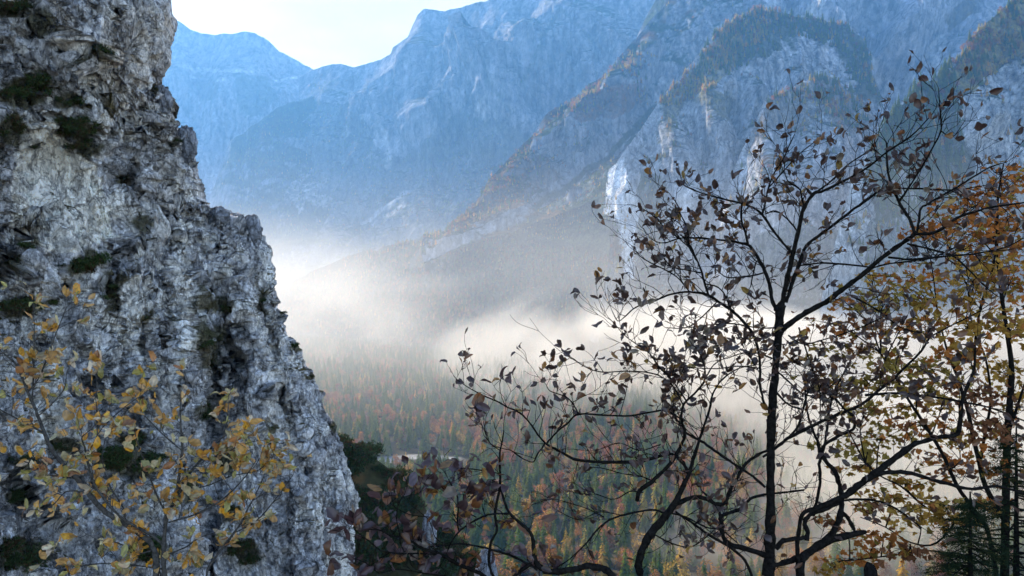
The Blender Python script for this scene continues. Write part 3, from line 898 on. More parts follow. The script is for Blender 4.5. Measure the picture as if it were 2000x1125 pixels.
scatter_on('right_ridge', 800, P_in([(1850, 135), (1890, 85), (1960, 15), (2040, -40), (2200, -50), (2200, 80), (1990, 110), (1900, 175)]), [.25, .5, .25], lab('on the sunny crest at the upper right', 'on the right crest'), .85, 1.5, 70)
scatter_on('right_ridge', 500, P_in([(1680, 470), (1850, 380), (2200, 380), (2200, 700), (1680, 720)]), [.6, .08, .32], None, .6, 1.)
scatter_on('apron', 10000, lambda X, Y, S: (S['FM'].ravel() > .25), [.32, .06, .62], None, .75, 1.25)
scatter_on('apron', 500, P_in([(980, 460), (1180, 330), (1200, 430), (1100, 470)]), [.4, .3, .3], None, .4, .7)
scatter_on('wooded_dome', 900, P_in([(1180, 430), (1320, 490), (1420, 620), (1600, 640), (1800, 560), (1800, 720), (1170, 720)]), [.45, .08, .47], None, .5, .9)
scatter_on('wooded_dome', 120, P_in([(1250, 330), (1300, 350), (1310, 430), (1260, 560), (1245, 450)]), [.5, .2, .3], None, .4, .8)
scatter_on('wooded_dome', 420, lambda X, Y, S: (S['vm'].ravel() > .6) & (Y < 520), [.35, .4, .25], None, .5, 1.1)
scatter_on('lower_dome', 260, lambda X, Y, S: (S['vm'].ravel() > .6) & (Y < 480), [.35, .4, .25], None, .5, 1.1)
scatter_on('right_ridge', 300, lambda X, Y, S: (S['vm'].ravel() > .6) & (Y < 480), [.35, .4, .25], None, .5, 1.1)
scatter_on('upper_slabs', 200, lambda X, Y, S: (S['vm'].ravel() > .6), [.4, .4, .2], None, .5, 1.1)
scatter_on('left_ridge', 500, lambda X, Y, S: (S['vm'].ravel() > .6), [.3, .2, .5], None, .5, 1.1)
scatter_on('far_forest', 2500, P_in([(430, 330), (520, 230), (610, 190), (700, 220), (800, 360), (860, 420), (800, 560), (420, 560)]), [.75, .05, .2], None, .7, 1.1)
scatter_on('main_wall', 2200, lambda X, Y, S: (S['FM'].ravel() > .3), [.7, .05, .25], None, .6, 1.)


def forest_mass(kd, v, arr):
    a = np.array(arr, np.float32)
    proto = PROTO[kd][v]
    me = bpy.data.meshes.new('forest')
    me.vertices.add(len(a))
    me.vertices.foreach_set('co', a[:, :3].ravel())
    for nm, vec in (('tscale', np.repeat(a[:, 3:4], 3, 1)), ('trot', np.stack([a[:, 4]*0, a[:, 4]*0, a[:, 4]], 1))):
        at = me.attributes.new(nm, 'FLOAT_VECTOR', 'POINT')
        at.data.foreach_set('vector', vec.astype(np.float32).ravel())
    o = bpy.data.objects.new({'spruce_tree': 'spruce_forest', 'beech_tree': 'beech_forest', 'larch_tree': 'larch_forest'}[kd], me)
    link(o)
    ng = bpy.data.node_groups.new('forest_nodes', 'GeometryNodeTree')
    ng.interface.new_socket('Geometry', in_out='INPUT', socket_type='NodeSocketGeometry')
    ng.interface.new_socket('Geometry', in_out='OUTPUT', socket_type='NodeSocketGeometry')
    gi, go = ng.nodes.new('NodeGroupInput'), ng.nodes.new('NodeGroupOutput')
    ip = ng.nodes.new('GeometryNodeInstanceOnPoints')
    oi = ng.nodes.new('GeometryNodeObjectInfo')
    oi.inputs['Object'].default_value = proto
    oi.transform_space = 'ORIGINAL'
    s1, s2 = ng.nodes.new('GeometryNodeInputNamedAttribute'), ng.nodes.new('GeometryNodeInputNamedAttribute')
    s1.data_type = s2.data_type = 'FLOAT_VECTOR'
    s1.inputs['Name'].default_value = 'tscale'
    s2.inputs['Name'].default_value = 'trot'
    L = ng.links.new
    L(gi.outputs[0], ip.inputs['Points'])
    L(oi.outputs['Geometry'], ip.inputs['Instance'])
    L(s1.outputs[0], ip.inputs['Scale'])
    e2r = ng.nodes.new('FunctionNodeEulerToRotation')
    L(s2.outputs[0], e2r.inputs[0])
    L(e2r.outputs[0], ip.inputs['Rotation'])
    L(ip.outputs[0], go.inputs[0])
    md = o.modifiers.new('forest', 'NODES')
    md.node_group = ng
    tag(o, 'forest of %s covering the valley and the mountain feet' % {'spruce_tree': 'dark green spruces', 'beech_tree': 'rusty autumn beeches', 'larch_tree': 'golden larches'}[kd], 'forest', None, 'stuff')


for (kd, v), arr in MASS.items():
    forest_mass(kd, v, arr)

# ------------------------------------------------------------------ bushy hillside behind the cliff foot
massif('hillside', [(520, 760, 150), (600, 800, 150), (640, 836, 150), (672, 862, 150), (690, 868, 150), (720, 886, 151), (760, 916, 152), (790, 940, 152), (806, 957, 152), (830, 992, 150), (850, 1022, 148), (870, 1052, 146), (900, 1082, 144), (950, 1112, 142), (1000, 1130, 140), (1120, 1180, 136)],
       [(520, 1400, 110), (1120, 1400, 110)], step=2.5, nt=160, pd=.9, amp=2., L=14., seed=81, veg=(-.6, .2), vegcol=np.array([.055, .052, .024]), rust=.45, rough=4, mat=M_ground, backdrop=22.)
bpy.data.objects[-1] if False else None
for ob in list(bpy.data.objects):
    if ob.name.startswith('mountain') and ob.data and len(ob.data.vertices) and abs(ob.data.vertices[0].co.y) < 160:
        ob.name = 'hillside'
shr = [make_shrub('dwarf_pine', M_shrub, 31), make_shrub('dwarf_pine', M_shrub, 32, dry=.1), make_shrub('dwarf_pine', M_shrub, 33, dry=.5)]
SL = [('dark green dwarf pine shrub rooted on a ledge of the grey cliff', 'shrubs on the cliff ledges'), ('dark green dwarf pine shrub on the hillside beside the cliff foot', 'shrubs on the hillside')]
for cx, cy, rx, ry in CLUMPS:
    m = max(1, int(rx*ry/95.))
    for j in range(min(m, 8)):
        a, q = RNG.rand()*6.28, RNG.rand()**.5*.85 if m > 1 else 0
        p = on_cliff(cx+rx*q*math.cos(a), cy+ry*q*math.sin(a))
        w = min(rx, ry*1.6)*(1.3 if m == 1 else 1.)
        s = w/F*p[1]*RNG.uniform(.75, 1.2)
        put(shr[RNG.randint(3)], USED, tuple(p+np.array([0, -.12*s, -.15*s])), s, RNG.rand()*6.28, SL[0][0], 'shrub', SL[0][1], tilt=.35, sz=RNG.uniform(.8, 1.2))
S = SURF['hillside']
w = np.where((S['PX'].ravel() > 640) & (S['PX'].ravel() < 1000) & (S['PY'].ravel() < 1120))[0]
for i in w[RNG.randint(len(w), size=140)]:
    p = S['P'].reshape(-1, 3)[i]
    put(shr[RNG.randint(3)], USED, tuple(p-np.array([0, 0, .2])), RNG.uniform(2., 4.2), RNG.rand()*6.28, SL[1][0], 'shrub', SL[1][1], sz=RNG.uniform(.9, 1.4))
gold = make_broadleaf('golden_shrub', leaf_mat('golden_leaves', .4), 3.6, 2.1, 420, 17)
a = gold.data.color_attributes['Col']
c = np.empty(len(gold.data.vertices)*4, np.float32)
a.data.foreach_get('color', c)
c = c.reshape(-1, 4)
c[18:, :3] *= np.array([.50, .30, .05])
c[:18, :3] *= .15
a.data.foreach_set('color', c.ravel())
gold.location = tuple(pt(688, 880, 150)+np.array([0, 0, -2.]))
tag(gold, 'small golden leaved tree at the top of the bushy hillside beside the cliff', 'tree')


def outcrop(cx, cy, d, w, hgt, seed, label):
    nu, nv = 60, 50
    a, b = np.meshgrid(np.linspace(0, 2*math.pi, nu, endpoint=False), np.linspace(0.02, math.pi-.02, nv))
    dirs = np.stack([np.cos(a)*np.sin(b), np.sin(a)*np.sin(b), np.cos(b)], -1).reshape(-1, 3)
    r = 1+.45*fbm(dirs*1.6+seed, 5, seed, ridged=True)+.18*fbm(dirs*6+seed, 3, seed)
    V = dirs*r[:, None]*np.array([w, w*.8, hgt])
    i = np.arange(nu*nv).reshape(nv, nu)
    j = np.roll(i, -1, 1)
    Qd = np.stack([i[:-1], j[:-1], j[1:], i[1:]], -1).reshape(-1, 4)
    nv_ = fbm(V/.8, 4, seed)
    o = mesh('rock_outcrop', V, Qd, M_cliff, col=np.clip(np.array([.21, .22, .25])*(1+.7*nv_)[:, None], .02, .7), loc=tuple(pt(cx, cy, d)))
    tag(o, label, 'rock')


outcrop(838, 1050, 141, 1.1, 4.2, 5, 'slim grey rock rib jutting from the bushy hillside')
outcrop(950, 1135, 134, 1.7, 4.4, 9, 'low grey rock outcrop below the hillside at the lower edge')


for (cx, cy, w_, h_, sd_, tx) in [(492, 452, .95, 1.5, 21, 'twin-headed grey pinnacle on the lowest big step of the cliff edge'), (364, 282, .85, 1.5, 23, 'blunt grey rock tooth on the middle step of the cliff edge'), (314, 196, .8, 1.2, 25, 'small dark rock tooth below the overhanging nose of the cliff'),
                                (428, 424, .95, .9, 27, 'low rounded rock knob between the two steps of the cliff edge')]:
    p_ = on_cliff(cx-4, cy+10)
    outcrop(cx, cy, p_[1]+.6, w_, h_, sd_, tx)

# ------------------------------------------------------------------ foreground trees: tubes, twigs, leaves
class Tubes:
    def __init__(s):
        s.V, s.Q, s.n = [], [], 0

    def add(s, pts, r, sides=6):
        pts = np.asarray(pts, float)
        r = np.asarray(r, float)
        m = len(pts)
        tan = np.gradient(pts, axis=0)
        tan /= np.linalg.norm(tan, axis=1)[:, None]+1e-9
        up = np.array([.13, .97, .2])
        a = np.cross(tan, up)
        a /= np.linalg.norm(a, axis=1)[:, None]+1e-9
        b = np.cross(tan, a)
        th = np.linspace(0, 2*math.pi, sides, endpoint=False)
        rg = pts[:, None]+r[:, None, None]*(np.cos(th)[None, :, None]*a[:, None]+np.sin(th)[None, :, None]*b[:, None])
        s.V.append(rg.reshape(-1, 3))
        i = np.arange(m*sides).reshape(m, sides)+s.n
        j = np.roll(i, -1, 1)
        s.Q.append(np.stack([i[:-1], j[:-1], j[1:], i[1:]], -1).reshape(-1, 4))
        s.n += m*sides

    def build(s, name, mat, parent, loc):
        V = np.concatenate(s.V)-np.asarray(loc)
        return mesh(name, V, np.concatenate(s.Q), mat, parent)


def cr_spline(P, sub):
    P = np.asarray(P, float)
    if len(P) < 3:
        t = np.linspace(0, 1, sub+1)[:, None]
        return P[0]*(1-t)+P[-1]*t
    E = np.concatenate([[2*P[0]-P[1]], P, [2*P[-1]-P[-2]]])
    out = []
    for i in range(1, len(E)-2):
        p0, p1, p2, p3 = E[i-1], E[i], E[i+1], E[i+2]
        for t in np.arange(sub)/sub:
            out.append(.5*((2*p1)+(-p0+p2)*t+(2*p0-5*p1+4*p2-p3)*t*t+(-p0+3*p1-3*p2+p3)*t**3))
    out.append(P[-1])
    return np.array(out)


def parse(s):
    out = []
    for w in s.split():
        out.append([float(v) for v in w.split(',')])
    return out


class Leaves:
    """many leaves of one outline collected into one mesh"""

    def __init__(s, tmpl, quads):
        s.t, s.q, s.V, s.C, s.Q, s.n = np.asarray(tmpl, float), np.asarray(quads), [], [], [], 0

    def add(s, pos, direc, size, colr, rng, curl=None, normal=None, wid=1.):
        d = np.asarray(direc, float)
        d = d/(np.linalg.norm(d)+1e-9)
        nr = np.asarray(normal if normal is not None else rng.normal(size=3), float)
        side = np.cross(d, nr)
        side /= np.linalg.norm(side)+1e-9
        up = np.cross(side, d)
        t = s.t.copy()
        k = rng.uniform(-2.1, 2.1) if curl is None else curl
        fold = rng.uniform(.1, .75)
        y0 = t[:, 1]
        x, y = t[:, 0], y0*wid*(1+.11*rng.normal(size=len(t)))
        z = np.abs(y)*fold+.10*np.sin(x*9+rng.rand()*6)*np.abs(y)*2
        yy = y*math.sqrt(max(.2, 1-fold*fold*.6))
        ang_ = x*k
        if abs(k) > .05:
            cx, cz = np.sin(ang_)/k, (1-np.cos(ang_))/k
        else:
            cx, cz = x, x*0
        lx, lz = cx-np.sin(ang_)*z, cz+np.cos(ang_)*z
        P = pos+size*(lx[:, None]*d+yy[:, None]*side+lz[:, None]*up)
        s.V.append(P)
        cc = np.asarray(colr)*(1+.22*rng.normal(size=(len(t), 1))).clip(.5, 1.6)
        if rng.rand() < .55:
            ed = sm(np.abs(y0)+.25*x+.1*rng.normal(size=len(t)), .2, .5)[:, None]*rng.uniform(.3, .9)
            cc = cc*(1-ed)+cc*np.array([.62, .42, .4])*ed
        s.C.append(cc)
        s.Q.append(s.q+s.n)
        s.n += len(t)

    def build(s, name, mat, parent, loc, quads=True):
        V = np.concatenate(s.V)-np.asarray(loc)
        Qd = np.concatenate(s.Q)
        if s.q.shape[1] == 4:
            return mesh(name, V, Qd, mat, parent, col=np.concatenate(s.C).clip(.004, .9))
        return mesh(name, V, None, mat, parent, col=np.concatenate(s.C).clip(.004, .9), T=Qd)


# oval toothed leaf: 8 rows of 5
_x = np.array([0, .12, .28, .45, .62, .78, .9, 1.])
_w = np.array([.015, .17, .27, .30, .285, .22, .12, .01])
OVAL = np.array([[x, w*s, 0] for x, w in zip(_x, _w) for s in (-1, -.5, 0, .5, 1)])
OVALQ = gridq(8, 5)
# five-lobed maple leaf, a fan of triangles
_a = [(.0, .0), (.05, .22), (.02, .46), (.22, .36), (.38, .55), (.45, .34), (.62, .22), (.72, .34), (.78, .16), (1., .0)]
_o = _a+[(x, -y) for x, y in _a[-2:0:-1]]
MAP = np.array([[.35, 0, 0]]+[[x, y, 0] for x, y in _o])
MAPT = np.array([(0, i+1, (i+1) % len(_o)+1) for i in range(len(_o))])


def grow_tree(name, label, cat, root_px, d0, polys, seed, leafset, twig, spread=.5, bark=M_bark, colours=(), leaf_size=.085, dense=(), bias=(0, 0, .45), leaf_per=(1, 3), twig_len=(.10, .34), step=.10, rscale=1.):
    """polys: traced limbs as 'x,y[,radius] ...' in photo pixels; each limb leaves the nearest older limb and drifts in depth"""
    rng = np.random.RandomState(seed)
    loc = pt(root_px[0], root_px[1], d0)
    root = empty(name, tuple(loc), label=label, cat=cat)
    limbs, twigs, lv = Tubes(), Tubes(), Leaves(OVAL, OVALQ)
    nodes = []                    # px, py, depth
    for pi, s in enumerate(polys):
        a = parse(s)
        n = len(a)
        r = np.array([q[2] if len(q) > 2 else np.nan for q in a])
        kn = np.where(~np.isnan(r))[0]
        r = np.interp(np.arange(n), kn, r[kn]) if len(kn) else np.linspace(1.8, .8, n)
        xy = np.array([q[:2] for q in a])
        ds, de = d0, d0
        if nodes:
            nd = np.array(nodes)
            j0 = np.hypot(nd[:, 0]-xy[0, 0], nd[:, 1]-xy[0, 1])
            i0 = np.argmin(j0)
            ds = nd[i0, 2]
            de = ds+rng.uniform(-spread, spread)*min(1, np.sum(np.hypot(*np.diff(xy, axis=0).T))/260.)
            j1 = np.hypot(nd[:, 0]-xy[-1, 0], nd[:, 1]-xy[-1, 1])
            if j1.min() < 7 and len(a) > 3:
                de = nd[np.argmin(j1), 2]
        dep = np.linspace(ds, de, n)
        xyd = cr_spline(np.concatenate([xy, dep[:, None], r[:, None]], 1), 4)
        xyd[:, :2] += rng.normal(size=(len(xyd), 2))*np.minimum(.5, xyd[:, 3:4]*.12)
        P = np.array([pt(*q[:3]) for q in xyd])
        R = np.maximum(xyd[:, 3], .45)/F*xyd[:, 2]*rscale
        R = R*(1+.09*rng.normal(size=len(R)))
        (limbs if xyd[:, 3].max() > 2.6 else twigs).add(P, R, 10 if xyd[:, 3].max() > 4 else 6)
        nodes += [tuple(q[:3]) for q in xyd]
        # twigs along the limb
        seg = np.linalg.norm(np.diff(P, axis=0), axis=1)
        cum = np.concatenate([[0], np.cumsum(seg)])
        spots = []
        s_ = rng.uniform(.03, step)
        while s_ < cum[-1]:
            spots.append(s_)
            s_ += step*rng.uniform(.5, 1.6)
        spots.append(cum[-1])
        for sp in spots:
            i = min(len(P)-2, np.searchsorted(cum, sp)-1 if sp > 0 else 0)
            i = max(i, 0)
            q = P[i]+(P[i+1]-P[i])*((sp-cum[i])/(seg[i]+1e-9))
            if R[i] > .013*rscale*d0/4.6 and rng.rand() < .75:
                continue
            tg = (P[i+1]-P[i])/(seg[i]+1e-9)
            side = np.cross(tg, [0, 1, 0])*rng.choice([-1, 1])
            tip = sp >= cum[-1]-1e-6
            dr = tg*(1. if tip else rng.uniform(.35, .9))+side*(0 if tip else rng.uniform(.3, .9))+np.array(bias)*rng.uniform(.2, 1.)+rng.normal(size=3)*np.array([.2, .35, .2])
            twig_grow(twigs, lv, q, dr, rng.uniform(*twig_len)*(1. if tip else .9), min(R[i]*.6, .0026*rscale), rng, colours, leaf_size, leaf_per, 0, dense, bias, d0)
    limbs.build('trunk', bark, root, loc)
    twigs.build('twigs', bark, root, loc)
    lv.build('leaves', leafset, root, loc)
    return root


def dens_at(dense, p):
    x, y = 1000+p[0]/p[1]*F, 562.5-p[2]/p[1]*F
    m = 1.
    for cx, cy, rx, ry, k in dense:
        if ((x-cx)/rx)**2+((y-cy)/ry)**2 < 1:
            m = k
    return m


def twig_grow(tw, lv, q, dr, ln, r, rng, colours, ls, per, lvl, dense, bias, d0):
    n = 6
    P = [np.array(q, float)]
    d = np.array(dr, float)
    d /= np.linalg.norm(d)+1e-9
    for i in range(n):
        d = d+rng.normal(size=3)*.16+np.array(bias)*.06
        d /= np.linalg.norm(d)
        P.append(P[-1]+d*ln/n)
    P = np.array(P)
    tw.add(P, np.linspace(max(r, .0013), .0009, n+1), 4)
    k = dens_at(dense, P[-1])
    if lvl < 2:
        for c in range(rng.randint(1, 4) if lvl == 0 else rng.randint(0, 2)):
            i = rng.randint(1, n)
            dd_ = d+rng.normal(size=3)*np.array([.7, .5, .7])+np.array(bias)*.6
            twig_grow(tw, lv, P[i], dd_, ln*rng.uniform(.4, .75), r*.7, rng, colours, ls, per, lvl+1, dense, bias, d0)
    m = rng.poisson(rng.uniform(*per)*.62*k)
    for c in range(m):
        i = n if c < 2 else rng.randint(n//2, n+1)
        ld = d*.7+rng.normal(size=3)*.6+np.array([0, 0, .15])
        w, cl = colours[rng.choice(len(colours), p=[x[0] for x in colours])]
        lv.add(P[i], ld, ls*rng.uniform(.55, 1.25), np.array(cl)*rng.uniform(.7, 1.3), rng, wid=rng.uniform(.6, 1.1))


DARKC = [(.46, (.062, .034, .028)), (.22, (.095, .058, .05)), (.16, (.17, .075, .033)), (.07, (.28, .14, .04)), (.06, (.2, .16, .12)), (.03, (.34, .22, .05))]
MAIN = ["1496,1200,15 1500,1130,13 1504,1085,11 1504,1040,10 1505,1000,9.5 1505,950,8.8 1505,900,8.3 1506,850,8 1508,800,7.4 1513,740,7 1518,680,7.5 1521,640,8 1524,605,9 1528,590,6",
        "1528,592,5 1535,555,4.6 1548,500,4.6 1560,450,4.2 1571,405,3.8 1590,378,3.3 1610,372,2.6 1650,352,2.2 1690,330,2 1735,295,1.8 1780,265,1.5 1820,224,1",
        "1535,590,4 1545,560,3.8 1560,518,3.5 1575,480,3.2 1600,460,3 1640,430,2.8 1668,408,2.6 1705,382,2.2 1722,371,2 1780,368,1.6 1860,371,1.3 1925,362,.8",
        "1516,606,4 1508,585,3.6 1503,555,3.6 1494,530,3.4 1480,502,3 1465,481,2.8 1450,475,2.6 1420,470,2.2 1395,468,2 1370,465,1.8 1330,465,1.5 1300,474,1.2 1282,472,1 1268,463,.8",
        "1461,480,2.5 1456,455,2.2 1448,430,2 1449,400,1.6 1452,380,1", "1511,690,6 1528,645,5.8 1560,620,5.6 1590,602,5.4 1620,585,5.2 1650,562,5 1680,540,4.8 1710,514,4.6 1740,490,4.4 1770,470,4.2 1786,457,4",
        "1786,457,3.2 1778,430,3 1765,410,2.8 1756,395,2.6 1746,372,2.4 1736,345,2.2 1732,310,2 1732,282,1.6 1728,274,1", "1790,456,2.6 1795,430,2.4 1798,408,2.3 1812,398,2.1 1840,382,2 1872,364,1.8 1900,346,1.6 1935,326,1.3 1965,317,.8",
        "1788,457,3 1822,455,3 1850,440,2.8 1870,425,2.6 1900,415,2.3 1940,404,2 2010,394,1.4", "1756,394,2.2 1775,366,2 1800,327,1.8 1822,288,1.6 1837,258,1.5 1838,240,1.4 1836,210,1.2 1833,172,.8", "1837,255,1.2 1860,268,1 1885,235,.8",
        "1735,502,2.2 1780,507,2 1850,500,1.8 1900,496,1.6 1960,484,1.4 2005,462,1", "1772,476,2 1830,490,1.8 1862,500,1.7 1892,527,1.5 1925,560,1.2 1950,580,.8", "1700,522,1.8 1650,516,1.7 1600,514,1.6 1555,520,1.5",
        "1680,540,2 1720,518,1.6 1800,508,1.5 1830,500,1.3 1870,480,1", "1500,800,2.4 1490,780,2.5 1484,745,2.5 1485,718,2.4 1480,680,2.5 1470,652,2.6 1450,626,2.7 1430,607,2.8 1410,594,2.8 1382,576,2.6 1345,570,2.2 1310,575,1.9 1280,587,1.6 1242,600,1.5 1222,617,1.2 1207,627,1 1195,606,.7",
        "1384,577,2.3 1376,552,2.2 1370,530,2 1360,506,1.9 1346,482,1.7 1344,460,1.6 1340,440,1.5 1330,420,1.3 1322,398,1.1 1312,384,.8", "1346,483,1.4 1322,462,1.3 1300,446,1.2 1280,425,1.1 1258,409,.8", "1362,508,1.4 1352,488,1.2 1342,470,1 1330,440,.8 1310,425,.7",
        "1428,604,1.8 1415,575,1.6 1400,560,1.5 1380,555,1.3", "1346,569,1.3 1322,541,1.2 1295,525,1.1 1270,513,1 1250,500,.9 1239,484,.7", "1371,533,1.3 1340,527,1.1 1310,520,1 1290,496,.7", "1545,492,2.6 1530,475,2.5 1510,450,2.4 1490,421,2.3 1470,405,2 1440,395,1.8 1410,388,1.6 1380,380,1.3 1352,370,1.1 1334,361,.8",
        "1489,419,2 1495,395,1.8 1500,370,1.7 1510,342,1.5 1530,310,1.3 1541,285,1.1 1552,262,.8", "1500,368,1.3 1520,346,1.2 1560,302,1 1582,284,.9 1602,268,.7", "1571,404,1.8 1566,386,1.7 1562,370,1.5 1540,355,1.2 1536,345,.8", "1585,382,2 1625,352,1.7 1655,322,1.4 1700,292,1.2 1715,270,1",
        "1560,455,1.8 1540,430,1.6 1515,412,1.4 1495,418,1.2", "1493,528,1.8 1478,510,1.6 1466,560,1 ", "1490,533,1.6 1470,538,1.5 1440,542,1.3 1418,541,1.1 1400,528,.8",
        "1500,887,3.2 1530,862,3.4 1560,845,3.4 1580,835,3.4 1620,816,3.5 1660,800,3.4 1690,785,3.2 1720,760,3 1745,740,2.8 1770,715,2.5 1800,685,2.2 1816,660,2 1850,640,1.6 1900,615,1.2 1940,590,.8", "1490,893,2.6 1520,872,2.6 1545,850,2.6 1560,830,2.4 1568,800,2.2 1575,775,2",
        "1690,772,2.4 1740,768,2.4 1790,772,2.3 1840,778,2.2 1880,785,2 1940,798,1.8 2010,826,1.4", "1495,952,2.8 1470,930,2.8 1440,910,2.7 1410,890,2.6 1390,876,2.6 1370,862,2.5 1340,846,2.4 1335,835,2.2 1318,815,2 1316,800,1.8",
        "1392,1002,2.6 1410,985,3.4 1420,974,3.4 1427,955,3.3 1440,935,3.2 1455,908,3.2 1480,888,3 1500,880,2.6", "1500,1086,5.5 1460,1072,5.2 1430,1065,5 1414,1052,4.6 1409,1025,4.2 1408,1010,4 1420,1003,3.4 1440,997,3 1455,985,2.8 1470,972,2.6 1500,965,2.4 1530,962,2.2 1570,957,2",
        "1408,1012,3 1400,990,2.6 1385,972,2.4 1372,960,2", "1565,1200,9 1562,1125,8.5 1566,1092,8 1590,1072,7.5 1620,1056,7 1655,1046,6 1690,1039,4.6", "1590,1072,6.5 1620,1048,6.5 1636,1020,6.2 1644,985,5.8 1641,955,5 1633,926,4.4 1613,900,4 1602,882,3.8 1597,862,3 1588,842,2.4 1578,810,2 1574,780,1.8 1572,740,1.4",
        "1602,884,3.4 1612,868,3.4 1640,850,3.2 1664,840,3 1670,828,2.8 1666,812,2.4 1648,798,2 1630,775,1.6", "1600,905,3 1602,940,3.2 1596,975,3.4 1588,1000,3.4", "1600,905,3 1608,880,2.8 1615,840,2.6 1620,800,2.4 1632,760,2 1650,725,1.6 1668,690,1.2", "1643,1000,4.6 1656,1012,4.2 1668,1034,3.6",
        "1562,1125,5 1557,1075,4 1560,1040,3.8 1567,1005,3.8 1590,994,4.4 1620,982,5 1650,968,5.8 1668,955,6.5 1690,938,6.8 1712,922,6.4 1738,902,6 1760,886,5.6 1790,866,5 1830,855,4.6 1862,850,4.4 1873,840,4.2 1876,805,3.8 1880,780,3.5 1890,752,3 1902,722,2.4 1905,680,1.6",
        "1692,936,4.4 1720,925,4.2 1760,922,4 1800,930,3.6 1850,945,3.4 1900,955,3.2 1950,950,2.8 2010,968,2.4", "1575,1055,4.6 1578,1040,4.4 1572,1018,4.2 1586,1003,4 1610,995,3.8 1640,982,3.4", "1515,1072,4.6 1530,1056,4.4 1560,1052,4.2 1572,1050,3.6", "1500,1105,5 1530,1100,5 1560,1088,5 1580,1078,4",
        "1640,978,2.4 1680,975,2.4 1720,980,2 1760,1000,1.6 1800,1030,1.2", "1560,640,1.6 1580,700,1.4 1600,760,1.3 1602,820,1.1", "1540,655,1.5 1570,672,1.4 1620,660,1.3 1680,640,1.2 1740,612,1", "1512,720,1.8 1540,745,1.6 1570,770,1.6 1600,770,1.4 1640,740,1.2", "1510,760,2 1540,790,1.9 1570,800,1.8",
        "1652,572,1.9 1690,592,1.7 1720,610,1.5 1760,640,1.3 1800,650,1.1", "1508,700,1.8 1480,690,1.5 1450,690,1.3 1420,700,1", "1520,640,1.6 1480,640,1.4 1430,632,1.3 1380,635,1.2 1345,640,.9", "1400,590,1.4 1370,620,1.2 1340,640,1.1 1300,640,.8", "1485,720,1.4 1440,715,1.2 1400,720,1.1 1340,718,1 1280,720,.9"]
STEM2 = ["1249,1200,9 1249,1125,8 1247,1100,7.6 1256,1070,7.6 1270,1044,7.6 1290,1020,7.4 1306,1000,7.2 1318,982,6.2 1332,955,5 1344,928,4 1352,905,3.6 1362,872,3 1372,840,2.6 1386,800,2.2 1392,770,1.8 1410,742,1.5 1442,720,1.2 1480,712,.8",
         "1316,986,4.5 1348,973,4.2 1376,973,4 1398,984,3.8 1416,982,3.2 1425,965,2.8", "1244,978,3.8 1249,958,4 1270,943,4 1290,925,3.8 1312,902,3.6 1330,870,3.2 1338,845,3 1331,822,2.6 1332,800,2.4 1338,786,2.2 1356,769,2 1372,750,1.8 1380,735,1.5 1392,715,1.2 1404,705,.8",
         "1300,1002,2.6 1270,996,2.4 1220,1005,2.2 1190,1016,2 1165,1036,1.9 1146,1060,1.7 1126,1080,1.5 1110,1094,1.2 1094,1103,1 1076,1106,.8", "1344,925,3.2 1335,905,3.2 1312,887,3.2 1280,893,3.4 1250,901,3.4 1200,903,3.4 1150,901,3.2 1120,896,3 1098,884,2.8 1080,875,2.4 1066,867,2",
         "1066,867,2 1050,848,1.9 1035,826,1.8 1015,806,1.7 992,796,1.6 975,786,1.5 950,775,1.3 920,760,1.1 895,743,.9 886,734,.7", "1068,866,1.9 1085,846,1.8 1110,825,1.8 1130,809,1.8 1180,811,1.8 1230,812,1.8 1270,805,1.7 1300,802,1.7 1330,818,1.8", "1130,809,1.4 1120,790,1.3 1105,775,1.2 1075,764,1 1066,750,.7",
         "1064,868,1.6 1050,886,1.5 1042,902,1.4 1028,899,1.2 1010,889,1.1 998,880,1 975,874,.9 956,864,.8 945,838,.6", "1334,792,1.6 1316,756,1.5 1290,735,1.4 1262,727,1.3 1220,725,1.2 1180,727,1.1 1150,720,1 1120,702,.9 1100,690,.7", "1342,785,1.5 1312,742,1.4 1290,720,1.3 1268,690,1.2 1240,670,1 1220,655,.9 1200,632,.8 1188,620,.6",
         "1378,740,1.4 1376,715,1.2 1366,690,1.1 1350,670,.8", "1310,1002,2 1340,1010,1.8 1380,1030,1.6 1410,1036,1.5 1440,1060,1.2", "1180,1010,1.3 1150,995,1.1 1120,985,1 1080,975,.9 1040,985,.7", "1210,1005,1.3 1170,1000,1.1 1130,1015,1 1090,998,.8", "1282,942,1.5 1250,930,1.3 1215,925,1.1 1180,915,1 1150,912,.8",
         "1256,962,1.5 1230,960,1.3 1200,975,1.1 1165,965,1", "1290,868,1.2 1250,880,1 1210,865,.9 1180,875,.8", "1270,1040,1.6 1310,1060,1.4 1350,1068,1.3 1390,1040,1.2 1420,1010,1", "1320,1000,2 1350,1020,2.6 1385,1045,2.8 1430,1072,2.8 1455,1095,2.8 1470,1130,3"]
